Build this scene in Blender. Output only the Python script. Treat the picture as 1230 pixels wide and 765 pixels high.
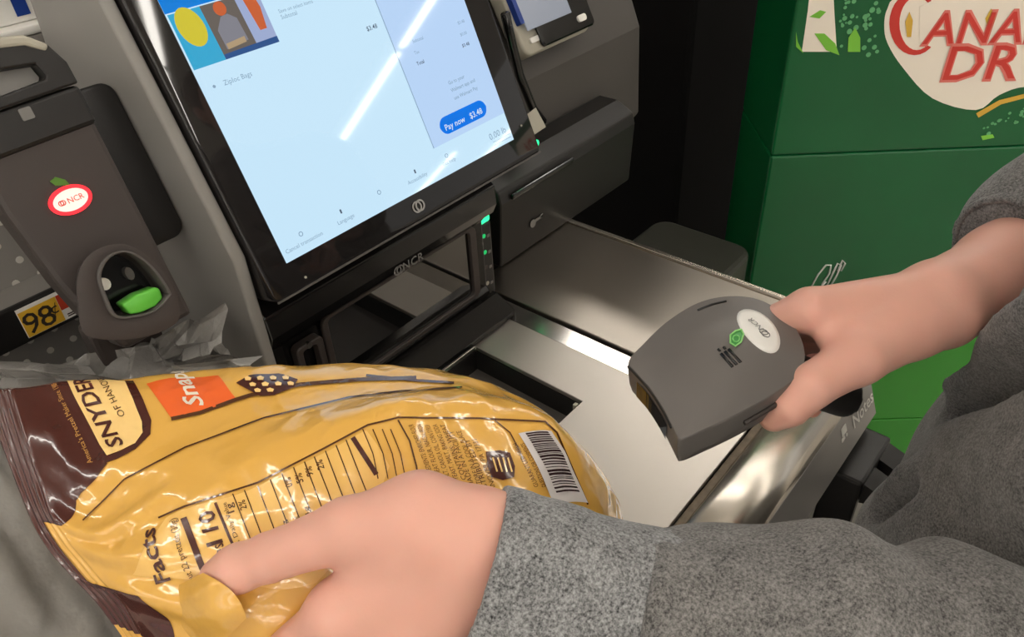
import bpy, bmesh, math, random
import numpy as np
from mathutils import Matrix, Vector

for o in list(bpy.data.objects): bpy.data.objects.remove(o)
random.seed(7); np.random.seed(7)
SC = bpy.context.scene
COL = SC.collection

# ------------------------------------------------------------------ camera
# World: X along the checkout to the right, Y away from the customer, Z up; counter top = 0, shop floor = -0.9
FPX = 940.0
CX, CY = 615.0, 382.5
_A = np.array([-1365., -632., FPX]); _B = np.array([1010., -765., FPX])
_g = np.cross(_A, _B); _g /= np.linalg.norm(_g)
_X = _B/np.linalg.norm(_B); _X -= _g*(_X@_g); _X /= np.linalg.norm(_X)
_Y = np.cross(_g, _X); _Y = _Y if _Y@_A > 0 else -_Y
RW = np.stack([_X, _Y, -_g])
EYE = np.array([0., 0., 0.58])
cam = bpy.data.cameras.new('camera'); camo = bpy.data.objects.new('camera', cam); COL.objects.link(camo)
cam.sensor_width = 36; cam.lens = 36*FPX/1230; cam.clip_start = .01; cam.clip_end = 200
_m = Matrix.Identity(4)
for i in range(3):
    _m[i][0] = RW[i, 0]; _m[i][1] = -RW[i, 1]; _m[i][2] = -RW[i, 2]; _m[i][3] = EYE[i]
camo.matrix_world = _m
SC.camera = camo

# ------------------------------------------------------------------ world, exposure
SC.view_settings.view_transform = 'Standard'; SC.view_settings.look = 'None'
SC.view_settings.gamma = 1; SC.view_settings.use_curve_mapping = False
SC.view_settings.exposure = 0.22
w = bpy.data.worlds.new('world'); SC.world = w; w.use_nodes = True
w.node_tree.nodes['Background'].inputs[0].default_value = (.62, .6, .57, 1)
w.node_tree.nodes['Background'].inputs[1].default_value = .8
LAMP = 23.0       # emission of the ceiling strips
STRIP_X = [-4.7, -2.7, -.75, 1.2, 3.2, 5.15, 7.1, 9.1, 11.05]
CEIL = 2.62

# ------------------------------------------------------------------ helpers
def ray(p): return RW@np.array([(p[0]-CX)/FPX, (p[1]-CY)/FPX, 1.])
def D(px, py, d): return EYE+ray((px, py))*d                   # a point at depth d
def onz(px, py, z=0.): r = ray((px, py)); return EYE+r*((z-EYE[2])/r[2])
def ony(px, py, y): r = ray((px, py)); return EYE+r*(y/r[1])
def onx(px, py, x): r = ray((px, py)); return EYE+r*(x/r[0])
def onpl(p, P, n): r = ray(p); return EYE+r*(((P-EYE)@n)/(r@n))
def V3(*a): return np.array(a, float)
def unit(v): return v/np.linalg.norm(v)

def lin(c):
    c = c/255.
    return c/12.92 if c <= .04045 else ((c+.055)/1.055)**2.4
def rgb(r, g, b): return (lin(r), lin(g), lin(b), 1)

def mat(name, col, rough=.5, metal=0., spec=.5, emit=None, es=0., coat=0., ior=1.45, bump=None, vary=None, sheen=0., sss=0., trans=0.):
    """bump=(scale, strength, distance), vary=(scale, amount) procedural relief and colour variation"""
    m = bpy.data.materials.new(name); m.use_nodes = True
    nt = m.node_tree; b = nt.nodes['Principled BSDF']
    b.inputs['Base Color'].default_value = col; b.inputs['Roughness'].default_value = rough
    b.inputs['Metallic'].default_value = metal; b.inputs['Specular IOR Level'].default_value = spec
    b.inputs['IOR'].default_value = ior; b.inputs['Coat Weight'].default_value = coat; b.inputs['Coat Roughness'].default_value = .08
    if emit: b.inputs['Emission Color'].default_value = emit; b.inputs['Emission Strength'].default_value = es
    if sheen: b.inputs['Sheen Weight'].default_value = sheen
    if trans: b.inputs['Transmission Weight'].default_value = trans
    if sss:
        b.inputs['Subsurface Weight'].default_value = sss; b.inputs['Subsurface Radius'].default_value = (1, .35, .2); b.inputs['Subsurface Scale'].default_value = .006
    tc = nt.nodes.new('ShaderNodeTexCoord')
    if vary:
        n = nt.nodes.new('ShaderNodeTexNoise'); n.inputs['Scale'].default_value = vary[0]; n.inputs['Detail'].default_value = 4
        nt.links.new(tc.outputs['Object'], n.inputs['Vector'])
        mx = nt.nodes.new('ShaderNodeMix'); mx.data_type = 'RGBA'
        mx.inputs[6].default_value = tuple(x*(1-vary[1]) for x in col[:3])+(1,); mx.inputs[7].default_value = tuple(min(1, x*(1+vary[1])) for x in col[:3])+(1,)
        nt.links.new(n.outputs['Fac'], mx.inputs[0]); nt.links.new(mx.outputs[2], b.inputs['Base Color'])
    if bump:
        n2 = nt.nodes.new('ShaderNodeTexNoise'); n2.inputs['Scale'].default_value = bump[0]; n2.inputs['Detail'].default_value = 3
        nt.links.new(tc.outputs['Object'], n2.inputs['Vector'])
        bp = nt.nodes.new('ShaderNodeBump'); bp.inputs['Strength'].default_value = bump[1]; bp.inputs['Distance'].default_value = bump[2]
        nt.links.new(n2.outputs['Fac'], bp.inputs['Height']); nt.links.new(bp.outputs['Normal'], b.inputs['Normal'])
    return m

WL = {}     # world location of every object's origin
def thing(name, loc, label, cat, group=None, kind=None):
    o = bpy.data.objects.new(name, None); COL.objects.link(o); o.location = Vector(loc); WL[o.name] = np.array(loc, float)
    o.empty_display_size = .05
    tag(o, label, cat, group, kind); return o
def tag(o, label=None, cat=None, group=None, kind=None):
    if label: o['label'] = label
    if cat: o['category'] = cat
    if group: o['group'] = group
    if kind: o['kind'] = kind
    return o
def obj(name, vf, m, parent=None, smooth=False, label=None):
    """one mesh object from world-space vertices and faces"""
    v, f = vf; v = np.asarray(v, float).reshape(-1, 3)
    if parent is not None: base = WL[parent.name]
    else: base = np.array([(v[:, 0].min()+v[:, 0].max())/2, (v[:, 1].min()+v[:, 1].max())/2, v[:, 2].min()])
    me = bpy.data.meshes.new(name); me.from_pydata((v-base).tolist(), [], [list(map(int, x)) for x in f]); me.update()
    if isinstance(m, (list, tuple)):
        for k in m: me.materials.append(k)
    else: me.materials.append(m)
    if smooth: me.polygons.foreach_set('use_smooth', [True]*len(me.polygons))
    o = bpy.data.objects.new(name, me); COL.objects.link(o); WL[o.name] = base.copy()
    if parent is not None: o.parent = parent
    else: o.location = Vector(base)
    if label: o['label'] = label
    return o
def join(*vfs):
    V, F, k = [], [], 0
    for v, f in vfs:
        v = np.asarray(v, float).reshape(-1, 3); V.append(v); F += [[int(i)+k for i in q] for q in f]; k += len(v)
    return np.concatenate(V), F
def box(a, b):
    a = np.array(a, float); b = np.array(b, float); lo = np.minimum(a, b); hi = np.maximum(a, b)
    v = [(x, y, z) for x in (lo[0], hi[0]) for y in (lo[1], hi[1]) for z in (lo[2], hi[2])]
    return np.array(v), [(0, 1, 3, 2), (4, 6, 7, 5), (0, 4, 5, 1), (2, 3, 7, 6), (0, 2, 6, 4), (1, 5, 7, 3)]
def bevel(vf, w_, seg=2, angle=30):
    v, f = vf; bm = bmesh.new()
    bv = [bm.verts.new(x) for x in v]
    for q in f:
        try: bm.faces.new([bv[i] for i in q])
        except ValueError: pass
    bmesh.ops.remove_doubles(bm, verts=bm.verts, dist=1e-6)
    bmesh.ops.recalc_face_normals(bm, faces=bm.faces)
    ed = [e for e in bm.edges if len(e.link_faces) == 2 and e.calc_face_angle(0) > math.radians(angle)]
    bmesh.ops.bevel(bm, geom=ed, offset=w_, segments=seg, profile=.5, affect='EDGES', clamp_overlap=True)
    bm.verts.index_update()
    r = (np.array([x.co[:] for x in bm.verts]), [[x.index for x in q.verts] for q in bm.faces]); bm.free(); return r
def rbox(a, b, w_=.003, seg=2): return bevel(box(a, b), w_, seg)
def frame_map(vf, o, x, y, z):
    v, f = vf; v = np.asarray(v, float); return np.asarray(o)+v[:, :1]*x+v[:, 1:2]*y+v[:, 2:3]*z, f
def prism(poly, o, x, y, z, h0, h1):
    """polygon (2-D, in x,y of a frame) extruded along z from h0 to h1"""
    n = len(poly); P = np.array([(a, b, h0) for a, b in poly]+[(a, b, h1) for a, b in poly])
    F = [list(range(n))[::-1], list(range(n, 2*n))]+[[i, (i+1) % n, n+(i+1) % n, n+i] for i in range(n)]
    return frame_map((P, F), o, x, y, z)
def tube(pts, r, n=10, cap=True):
    pts = [np.asarray(p, float) for p in pts]; rs = r if isinstance(r, (list, tuple)) else [r]*len(pts)
    V, F = [], []; up = None
    for i, p in enumerate(pts):
        t = unit(pts[min(i+1, len(pts)-1)]-pts[max(i-1, 0)])
        if up is None: up = V3(0, 0, 1) if abs(t[2]) < .9 else V3(1, 0, 0)
        a = unit(np.cross(t, up)); b = np.cross(a, t); up = b
        for k in range(n):
            q = 2*math.pi*k/n; V.append(p+rs[i]*(math.cos(q)*a+math.sin(q)*b))
    for i in range(len(pts)-1):
        for k in range(n): F.append([i*n+k, i*n+(k+1) % n, (i+1)*n+(k+1) % n, (i+1)*n+k])
    if cap: F += [list(range(n))[::-1], list(range((len(pts)-1)*n, len(pts)*n))]
    return np.array(V), F
def ellipse(cx, cy, a, b, n=32, rot=0.):
    return [(cx+a*math.cos(t)*math.cos(rot)-b*math.sin(t)*math.sin(rot), cy+a*math.cos(t)*math.sin(rot)+b*math.sin(t)*math.cos(rot)) for t in np.linspace(0, 2*math.pi, n, endpoint=False)]
def rrect(x0, y0, x1, y1, r, n=6):
    P = []
    for cx, cy, a0 in ((x1-r, y1-r, 0), (x0+r, y1-r, 90), (x0+r, y0+r, 180), (x1-r, y0+r, 270)):
        for k in range(n+1):
            a = math.radians(a0+90*k/n); P.append((cx+r*math.cos(a), cy+r*math.sin(a)))
    return P
def smooth_closed(pts, n=5):
    p = np.array(pts, float); m = len(p); o = []
    for i in range(m):
        a, b, c, d = p[i-1], p[i], p[(i+1) % m], p[(i+2) % m]
        for t in np.linspace(0, 1, n, endpoint=False): o.append(tuple(.5*(2*b+(c-a)*t+(2*a-5*b+4*c-d)*t*t+(-a+3*b-3*c+d)*t**3)))
    return o
def ring(outer, inner, o, x, y, z, h0, h1):
    """a frame between two outlines with the same number of points"""
    n = len(outer); P = np.array([(a, b, h) for h in (h0, h1) for L in (outer, inner) for a, b in L]); F = []
    for i in range(n):
        j = (i+1) % n
        F += [[i, j, n+j, n+i][::-1], [2*n+i, 2*n+j, 3*n+j, 3*n+i], [i, j, 2*n+j, 2*n+i], [n+i, 3*n+i, 3*n+j, n+j]]
    return frame_map((P, F), o, x, y, z)
_tc = {}
def text2d(s, bold=0., res=2, shear=0., space=1.):
    """outline text as a flat mesh, cap height about 0.7 for size 1; returns vertices, faces, width"""
    key = (s, bold, res, shear, space)
    if key in _tc: return _tc[key]
    c = bpy.data.curves.new('t', 'FONT'); c.body = s; c.size = 1; c.resolution_u = res; c.offset = bold; c.shear = shear; c.space_character = space
    o = bpy.data.objects.new('t', c); COL.objects.link(o)
    me = o.to_mesh()
    v = np.array([x.co[:2] for x in me.vertices]); f = [list(p.vertices) for p in me.polygons]
    o.to_mesh_clear(); bpy.data.objects.remove(o); bpy.data.curves.remove(c)
    if len(v): v = v-np.array([v[:, 0].min(), 0])
    _tc[key] = (v, f, v[:, 0].max()); return _tc[key]
def text_on(s, o, x, y, z, size, off=.0004, align='c', **k):
    v, f, wd = text2d(s, **k); v = v*size; wd *= size
    dx = {'c': -wd/2, 'l': 0, 'r': -wd}[align]
    return frame_map((np.column_stack([v[:, 0]+dx, v[:, 1]-.35*size, np.full(len(v), off)]), f), o, x, y, z)

# value noise -------------------------------------------------------------
_perm = np.random.RandomState(3).rand(64, 64, 64)
def vnoise(p):
    i = np.floor(p).astype(int); fr = p-i; fr = fr*fr*(3-2*fr); i &= 63; j = (i+1) & 63; r = 0
    for a in (0, 1):
        for b in (0, 1):
            for c in (0, 1):
                wgt = (fr[:, 0] if a else 1-fr[:, 0])*(fr[:, 1] if b else 1-fr[:, 1])*(fr[:, 2] if c else 1-fr[:, 2])
                r = r+wgt*_perm[(j if a else i)[:, 0], (j if b else i)[:, 1], (j if c else i)[:, 2]]
    return r
def ridged(p): return 1-np.abs(2*vnoise(p)-1)

# signed distance modelling -------------------------------------------------
def rc(P, a, b, ra, rb):
    ba = b-a; t = np.clip(((P-a)@ba)/(ba@ba), 0, 1)
    return np.linalg.norm(P-a-t[:, None]*ba, axis=1)-(ra+(rb-ra)*t)
def ell(P, c, M, r):
    q = (P-c)@M; k0 = np.linalg.norm(q/r, axis=1); k1 = np.linalg.norm(q/(r*r), axis=1)+1e-9
    return k0*(k0-1)/k1
def smin(a, b, k):
    h = np.clip(.5+.5*(b-a)/k, 0, 1); return b+(a-b)*h-k*h*(1-h)
def chain(P, J, k=.006):
    d = None
    for (a, ra), (b, rb) in zip(J[:-1], J[1:]):
        e = rc(P, a, b, ra, rb); d = e if d is None else smin(d, e, k)
    return d
def sdf_mesh(fn, lo, hi, h):
    lo = np.array(lo, float); n = np.ceil((np.array(hi, float)-lo)/h).astype(int)+1
    ax = [lo[i]+h*np.arange(n[i]) for i in range(3)]
    G = np.empty(n, np.float32)
    yz = np.stack(np.meshgrid(ax[1], ax[2], indexing='ij'), -1).reshape(-1, 2)
    step = max(1, int(400000//len(yz)))
    for s in range(0, n[0], step):
        xs = ax[0][s:s+step]
        P = np.concatenate([np.repeat(xs, len(yz))[:, None], np.tile(yz, (len(xs), 1))], 1)
        G[s:s+step] = fn(P).reshape(len(xs), n[1], n[2])
    S = G < 0; m = n-1
    cnt = np.zeros(m, int); acc = np.zeros(tuple(m)+(3,)); idx = np.indices(m).transpose(1, 2, 3, 0)
    sl = lambda o: tuple(slice(o[i], o[i]+m[i]) for i in range(3))
    cs = [(a, b, c) for a in (0, 1) for b in (0, 1) for c in (0, 1)]
    for c0 in cs:
        for axis in range(3):
            if c0[axis]: continue
            c1 = list(c0); c1[axis] = 1
            g0 = G[sl(c0)]; g1 = G[sl(c1)]; x = S[sl(c0)] != S[sl(c1)]
            t = np.where(x, g0/np.where(x, g0-g1, 1), 0)
            for i in range(3): acc[..., i] += np.where(x, c0[i]+(t if i == axis else 0), 0)
            cnt += x
    act = cnt > 0; vid = -np.ones(m, int); vid[act] = np.arange(act.sum())
    V = lo+h*(idx[act]+acc[act]/cnt[act][:, None])
    F = []
    for axis in range(3):
        b, c = (axis+1) % 3, (axis+2) % 3
        s0 = [slice(None)]*3; s1 = [slice(None)]*3; s0[axis] = slice(0, m[axis]); s1[axis] = slice(1, m[axis]+1)
        for q in (b, c): s0[q] = s1[q] = slice(1, m[q])
        A, B = S[tuple(s0)], S[tuple(s1)]
        e = np.argwhere(A != B)
        if not len(e): continue
        e2 = e.copy(); e2[:, b] += 1; e2[:, c] += 1
        inside = A[tuple(e.T)]
        def at(db, dc):
            k = e2.copy(); k[:, b] += db; k[:, c] += dc; return vid[tuple(k.T)]
        q = np.stack([at(-1, -1), at(0, -1), at(0, 0), at(-1, 0)], 1)
        q[~inside] = q[~inside][:, ::-1]
        F.append(q)
    F = np.concatenate(F); F = F[(F >= 0).all(1)]
    return V, F.tolist()
def relax(vf, it=2, lam=.5):
    v, f = vf; v = np.array(v); q = np.array(f)
    e = np.concatenate([q[:, [0, 1]], q[:, [1, 2]], q[:, [2, 3]], q[:, [3, 0]]]); e = np.concatenate([e, e[:, ::-1]])
    deg = np.bincount(e[:, 0], minlength=len(v))[:, None].clip(1)
    for _ in range(it):
        s = np.zeros_like(v)
        for i in range(3): s[:, i] = np.bincount(e[:, 0], weights=v[e[:, 1], i], minlength=len(v))
        v += lam*(s/deg-v)
    return v, f

XA, YA, ZA = V3(1, 0, 0), V3(0, 1, 0), V3(0, 0, 1)
# ------------------------------------------------------------------ materials
M = dict(
 black=mat('black_plastic', rgb(30, 28, 27), .38, bump=(900, .15, .0004)),
 gloss=mat('gloss_black', rgb(16, 15, 15), .14, spec=.6),
 bezel=mat('bezel_black', rgb(30, 28, 28), .05, spec=.55),
 charcoal=mat('charcoal_plastic', rgb(62, 55, 52), .45, bump=(1200, .2, .0003)),
 darkgrey=mat('dark_grey_plastic', rgb(82, 78, 75), .5, vary=(6, .1)),
 tower=mat('tower_grey', rgb(138, 135, 131), .42, vary=(5, .06)),
 steel=mat('brushed_steel', rgb(205, 198, 190), .36, 1., vary=(14, .05)),
 steel2=mat('satin_steel', rgb(176, 168, 158), .30, 1., vary=(9, .06)),
 steelband=mat('polished_steel', rgb(200, 195, 190), .17, 1.),
 rail=mat('rail_steel', rgb(222, 214, 202), .27, 1.),
 fascia=mat('grey_fascia', rgb(150, 147, 143), .4, .3),
 seal=mat('gap_seal', rgb(120, 108, 92), .7, vary=(140, .5)),
 white=mat('white_print', rgb(235, 232, 226), .5),
 cream=mat('pale_plastic', rgb(170, 165, 150), .45),
 silverprint=mat('silver_print', rgb(165, 163, 160), .35, .4),
 greyprint=mat('grey_print', rgb(120, 118, 115), .4),
 glass=mat('scanner_glass', rgb(10, 10, 10), .03, spec=1., ior=1.9),
 greenled=mat('green_led', rgb(10, 120, 70), .3, emit=rgb(40, 245, 150), es=1.6),
 greendim=mat('green_led_dim', rgb(10, 90, 50), .3, emit=rgb(20, 190, 100), es=.8),
 greenpl=mat('green_plastic', rgb(98, 190, 66), .35),
 redled=mat('red_light', rgb(200, 30, 40), .4, emit=rgb(255, 40, 50), es=1.3),
 pinkled=mat('lit_logo_plate', rgb(250, 200, 195), .4, emit=rgb(255, 190, 180), es=.9),
 leaf=mat('leaf_green', rgb(82, 128, 40), .5),
 peg=mat('peg_panel_grey', rgb(150, 145, 140), .55, vary=(20, .08)),
 pegdark=mat('peg_lower_grey', rgb(100, 97, 95), .55),
 pegspot=mat('peg_white', rgb(225, 220, 212), .5),
 yellow=mat('label_yellow', rgb(226, 176, 50), .5),
 red=mat('label_red', rgb(190, 62, 38), .5),
 blue=mat('box_blue', rgb(30, 60, 140), .4),
 ink=mat('ink_dark', rgb(48, 38, 30), .6),
 floor=mat('floor_tile', rgb(205, 198, 188), .3, vary=(3, .08)),
 ceil=mat('ceiling_paint', rgb(205, 203, 198), .8),
 lamp=mat('lamp_tube', (1, 1, 1, 1), .5, emit=(1, .95, .87, 1), es=LAMP),
 lamphouse=mat('lamp_housing', rgb(220, 220, 216), .4),
 bagfilm=mat('grey_bag_film', rgb(150, 147, 142), .3, spec=.6, bump=(60, .5, .004), vary=(12, .12)),
 bagfilm2=mat('dark_bag_film', rgb(132, 129, 125), .25, spec=.6, bump=(90, .6, .004), vary=(18, .2)),
)

# ------------------------------------------------------------------ room
def struct(name, vf, m):
    o = obj(name, vf, m); o['kind'] = 'structure'; return o
fl = struct('floor', box((-9, -22, -.95), (14, 10, -.9)), M['floor'])
struct('ceiling', box((-9, -22, CEIL+.12), (14, 10, CEIL+.2)), M['ceil'])
struct('wall_back', box((-9, 10, -.9), (14, 10.1, CEIL+.12)), M['ceil'])
SEG = [(2.49-2.42*(k+1)+.1, 2.49-2.42*k) for k in range(9)]
lamp0 = None
for x in STRIP_X:
    for y0, y1 in SEG:
        if (y1 < -14 and x < 9) or (x > 9 and -9.5 < y1 < 1) or (x == 3.2 and y1 < 1) or (x == 7.1 and y1 < 1) or (x == 1.2 and y0 > -1): continue
        if lamp0 is None:
            lamp0 = thing('ceiling_light', (0, 0, 0), 'long white strip light hung under the shop ceiling', 'light', 'strip lights in rows on the ceiling')
            hl = (y1-y0)/2
            lp = [obj('housing', rbox((-.08, -hl, .0), (.08, hl, .12), .006, 1), M['lamphouse'], lamp0),
                  obj('tube', box((-.037, -hl+.01, -.022), (.037, hl-.01, -.0005)), M['lamp'], lamp0)]
            r = lamp0
        else:
            r = lamp0.copy(); COL.objects.link(r)
            for c in lp:
                k = c.copy(); COL.objects.link(k); k.parent = r
        r.location = (x, (y0+y1)/2, CEIL)

# ------------------------------------------------------------------ checkout cabinet and steel tops
T23 = math.radians(23)
cab = thing('checkout_cabinet', (.45, .44, -.9), 'dark grey self-checkout cabinet below the steel counter', 'cabinet')
obj('body', rbox((.215, .15, -.9), (.80, .76, -.035), .004), M['darkgrey'], cab)
fo, fu = V3(0, .1365, -.019), unit(V3(0, -.0175, -.047)); fn = unit(V3(0, -.047, .0175))
rail_p = [(.1905, -.03), (.1905, -.001), (.188, .0015), (.178, .003), (.168, .0032), (.158, .002), (.150, -.001), (.143, -.006), (.1385, -.012), (.1365, -.019), (.150, -.03)]
obj('front_rail', prism(rail_p, V3(0, 0, 0), YA, ZA, XA, .215, .742), M['rail'], cab, True)
fas = obj('notes_fascia', bevel(prism([(0, 0), (0, .051), (-.02, .051), (-.02, 0)], fo, fn, fu, XA, .215, .752), .0012, 1), M['fascia'], cab)
q = onpl((1036, 490), fo, fn); obj('lettering', text_on('Notes', V3(q[0], *(q[1:])), XA, -fu, fn, .0235, .0009, bold=.012), M['white'], fas, label='white word Notes')
q = onpl((1013, 517), fo, fn)
ic = [prism(rrect(-.006, -.0045, .0065, .0055, .001, 2), q, XA, -fu, fn, .0004, .0009), prism(rrect(-.0095, -.010, .000, -.0055, .001, 2), q, XA, -fu, fn, .0004, .0009), prism(ellipse(.0045, -.0085, .0022, .0022, 12), q, XA, -fu, fn, .0004, .0009)]
obj('note_symbol', join(*ic), M['white'], fas)
obj('gap_seal', box((.215, .1915, -.02), (.80, .1985, -.004)), M['seal'], cab)
obj('cash_outlet', join(rbox((.655, .094, -.20), (.745, .135, -.085), .004), *[prism([(0, 0), (.030, -.010), (.030, -.018), (0, -.03)], V3(0, .095, -.09), V3(0, -1, 0), ZA, XA, xa, xa+.032) for xa in (.662, .708)]), M['black'], cab)
obj('lower_ledge', rbox((.50, .06, -.275), (.685, .15, -.25), .003), M['darkgrey'], cab)
obj('ledge_trim', box((.682, .058, -.252), (.688, .15, -.247)), M['white'], cab)

sc = thing('scanner_scale', (.34, .38, -.03), 'flat brushed steel scale plate with a scan window under the pretzel bag', 'scale')
obj('scale_plate', bevel(ring([(.218, .2), (.572, .2), (.572, .575), (.218, .575)], [(.33, .358), (.507, .358), (.507, .5135), (.33, .5135)], V3(0, 0, 0), XA, YA, ZA, -.006, 0), .0006, 1), M['steel'], sc)
obj('edge_band', box((.5722, .2, -.006), (.5995, .575, 0)), M['steelband'], sc)
win = obj('scan_window', box((.33, .358, -.075), (.507, .5135, -.07)), M['glass'], sc)
obj('well_wall', ring([(.325, .353), (.512, .353), (.512, .519), (.325, .519)], [(.3301, .3581), (.5069, .3581), (.5069, .5134), (.3301, .5134)], V3(0, 0, 0), XA, YA, ZA, -.075, -.0065), M['black'], sc)
obj('mirror_post', bevel(prism([(-.012, 0), (.012, 0), (.012, .03), (-.006, .042)], V3(.475, .485, -.07), unit(V3(1, .4, 0)), ZA, unit(V3(-.4, 1, 0)), 0, .004), .001, 1), M['cream'], sc)
obj('light_tip', rbox((.464, .482, -.04), (.470, .490, -.024), .001), M['greendim'], sc)
obj('clip', rbox((.497, .3595, -.0125), (.502, .364, -.001), .0006), M['cream'], sc)

sp = obj('steel_side_plate', bevel(join(box((.6035, .2, -.02), (.797, .60, .0035)))
    , .0015, 2), M['steel2']); tag(sp, 'satin steel counter plate right of the scale seam', 'plate')
tr = obj('counter_end_trim', bevel(box((.7975, .2, -.03), (.8065, .60, .0065)), .002, 2), M['rail']); tag(tr, 'thin bright steel trim along the far right counter end', 'trim')

# ------------------------------------------------------------------ tower with touch screen
tw = thing('checkout_tower', (.46, .65, 0), 'grey housing of the checkout tower behind the touch screen', 'tower')
prof = [(.533, 0), (.533, .241), (.5335+.29*math.tan(T23), .531), (.735, .531), (.76, .32), (.76, 0)]
obj('side_panel', bevel(prism(prof, V3(0, 0, 0), YA, ZA, XA, .2585, .2705), .003, 2), M['tower'], tw, True)
obj('back_housing', prism([(.64, .205), (.70, .525), (.733, .525), (.758, .32), (.758, 0), (.64, 0)], V3(0, 0, 0), YA, ZA, XA, .2707, .645), M['black'], tw)

sO = V3(.2975, .52, .2245); sU = V3(0, math.sin(T23), math.cos(T23)); sN = V3(0, -math.cos(T23), math.sin(T23))
def scr(px, py): p = onpl((px, py), sO, sN); return np.array([p[0]-sO[0], (p-sO)@sU])
mon = thing('touchscreen_monitor', (.455, .56, .2), 'black touch screen monitor showing the checkout page', 'monitor')
obj('housing', bevel(prism(rrect(-.0255, -.0275, .338, .262, .009, 5), sO, XA, sU, sN, -.036, -.0005), .002, 2), M['bezel'], mon, True)
obj('lower_edge', prism(rrect(-.0235, -.0272, .336, -.0255, .0005, 2), sO, XA, sU, sN, -.0004, .0012), M['darkgrey'], mon)
UI = dict(page=mat('ui_page', rgb(8, 10, 12), .04, emit=rgb(202, 234, 254), es=0.824), side=mat('ui_side', rgb(8, 10, 12), .04, emit=rgb(188, 217, 252), es=0.804),
          bar=mat('ui_bar', rgb(0, 40, 90), .04, emit=rgb(10, 130, 225), es=0.706), btn=mat('ui_button', rgb(0, 20, 60), .04, emit=rgb(0, 122, 240), es=0.745),
          txt=mat('ui_text', rgb(30, 35, 40), .04, emit=rgb(95, 110, 130), es=0.628), pale=mat('ui_pale_text', rgb(30, 35, 40), .04, emit=rgb(150, 180, 205), es=0.667), hot=mat('ui_white', rgb(20, 20, 20), .04, emit=rgb(225, 240, 255), es=0.745),
          sky=mat('ui_cyan', rgb(5, 10, 12), .04, emit=rgb(60, 180, 225), es=0.706), yel=mat('ui_yellow', rgb(5, 10, 12), .04, emit=rgb(225, 210, 60), es=0.706), brn=mat('ui_brown', rgb(5, 5, 5), .04, emit=rgb(112, 104, 98), es=0.706),
          gry=mat('ui_grey', rgb(5, 5, 5), .04, emit=rgb(140, 140, 150), es=0.706), lav=mat('ui_lavender', rgb(5, 5, 5), .04, emit=rgb(170, 185, 225), es=0.706), org=mat('ui_orange', rgb(5, 5, 5), .04, emit=rgb(215, 105, 60), es=0.706), nav=mat('ui_navy', rgb(5, 5, 5), .04, emit=rgb(50, 90, 150), es=0.706), tan=mat('ui_tan', rgb(5, 5, 5), .04, emit=rgb(190, 165, 130), es=0.706))
def flat(poly, h): return prism(poly, sO, XA, sU, sN, h-.0002, h)
SW, SH = .3035, .232
xs = .5*(scr(462, 25)[0]+scr(515, 170)[0])
disp = obj('display', flat([(0, 0), (SW, 0), (SW, SH), (0, SH)], .0002), UI['page'], mon, label='glowing pale blue page')
obj('side_column', flat([(xs, .03), (SW, .03), (SW, SH-.008), (xs, SH-.008)], .0004), UI['side'], disp)
obj('divider', flat([(xs, .03), (xs+.0008, .03), (xs+.0008, SH-.008), (xs, SH-.008)], .0006), UI['pale'], disp)
obj('title_bar', flat([(0, .2105), (.045, .2105), (.045, SH), (0, SH)], .0005), UI['bar'], disp)
p0, p1 = scr(233, 85), scr(335, 50)
x0, x1, y0, y1 = p0[0], p1[0], (p0[1]+p1[1])/2, .2095
wd = x1-x0
pst = obj('poster', flat([(x0, y0), (x1, y0), (x1, y1), (x0, y1)], .0005), UI['sky'], disp, label='picture tile in cyan, grey and lavender')
obj('picture_panel', flat([(x0+.36*wd, y0), (x0+.75*wd, y0), (x0+.72*wd, y1), (x0+.34*wd, y1)], .0007), UI['brn'], disp)
obj('picture_panel', flat([(x0+.75*wd, y0), (x1, y0), (x1, y1), (x0+.72*wd, y1)], .0007), UI['lav'], disp)
obj('picture_band', flat([(x0+.36*wd, y0), (x1, y0), (x1, y0+.005), (x0+.36*wd, y0+.004)], .0009), UI['nav'], disp)
obj('picture_shape', flat(ellipse(x0+.17*wd, y0+.030, .011, .0155, 24, .2), .0009), UI['yel'], disp)
obj('picture_shape', flat([(x0+.42*wd, y0+.007), (x0+.68*wd, y0+.009), (x0+.66*wd, y0+.027), (x0+.58*wd, y0+.032), (x0+.5*wd, y0+.031), (x0+.41*wd, y0+.022)], .0009), UI['gry'], disp)
obj('picture_shape', flat(ellipse(x0+.53*wd, y0+.037, .0055, .0055, 20), .0010), UI['org'], disp)
obj('picture_shape', flat([(x0+.43*wd, y0+.0065), (x0+.65*wd, y0+.008), (x0+.65*wd, y0+.0125), (x0+.43*wd, y0+.011)], .0011), UI['tan'], disp)
obj('picture_shape', flat([(x0+.85*wd, y0+.013), (x0+.93*wd, y0+.013), (x0+.96*wd, y0+.030), (x0+.93*wd, y1), (x0+.80*wd, y1)], .0009), UI['org'], disp)
def utext(s, px, py, size, m='txt', align='c', **k):
    size *= .68; q = scr(px, py); obj('lettering', text_on(s, sO+q[0]*XA+q[1]*sU, XA, sU, sN, size, .0008, align, **k), UI[m], disp)
utext('Ziploc Bags', 268, 100, .0085, 'pale', 'l')
obj('bullet', flat(ellipse(*scr(257, 104), .0013, .0013, 14), .0006), UI['pale'], disp)
utext('$3.48', 446, 33, .0085, 'txt', bold=.01)
utext('Subtotal', 337, 21, .0075, 'pale', 'l'); utext('Save on select items', 334, 14, .0065, 'pale', 'l')
utext('Subtotal', 495, 50, .0065, 'pale', 'l'); utext('$3.48', 557, 25, .0065, 'pale', 'r')
utext('Tax', 497, 64, .0065, 'pale', 'l'); utext('$0.00', 560, 39, .0065, 'pale', 'r')
utext('Total', 500, 77, .007, 'txt', 'l', bold=.012); utext('$3.48', 563, 52, .007, 'txt', 'r', bold=.012)
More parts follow.
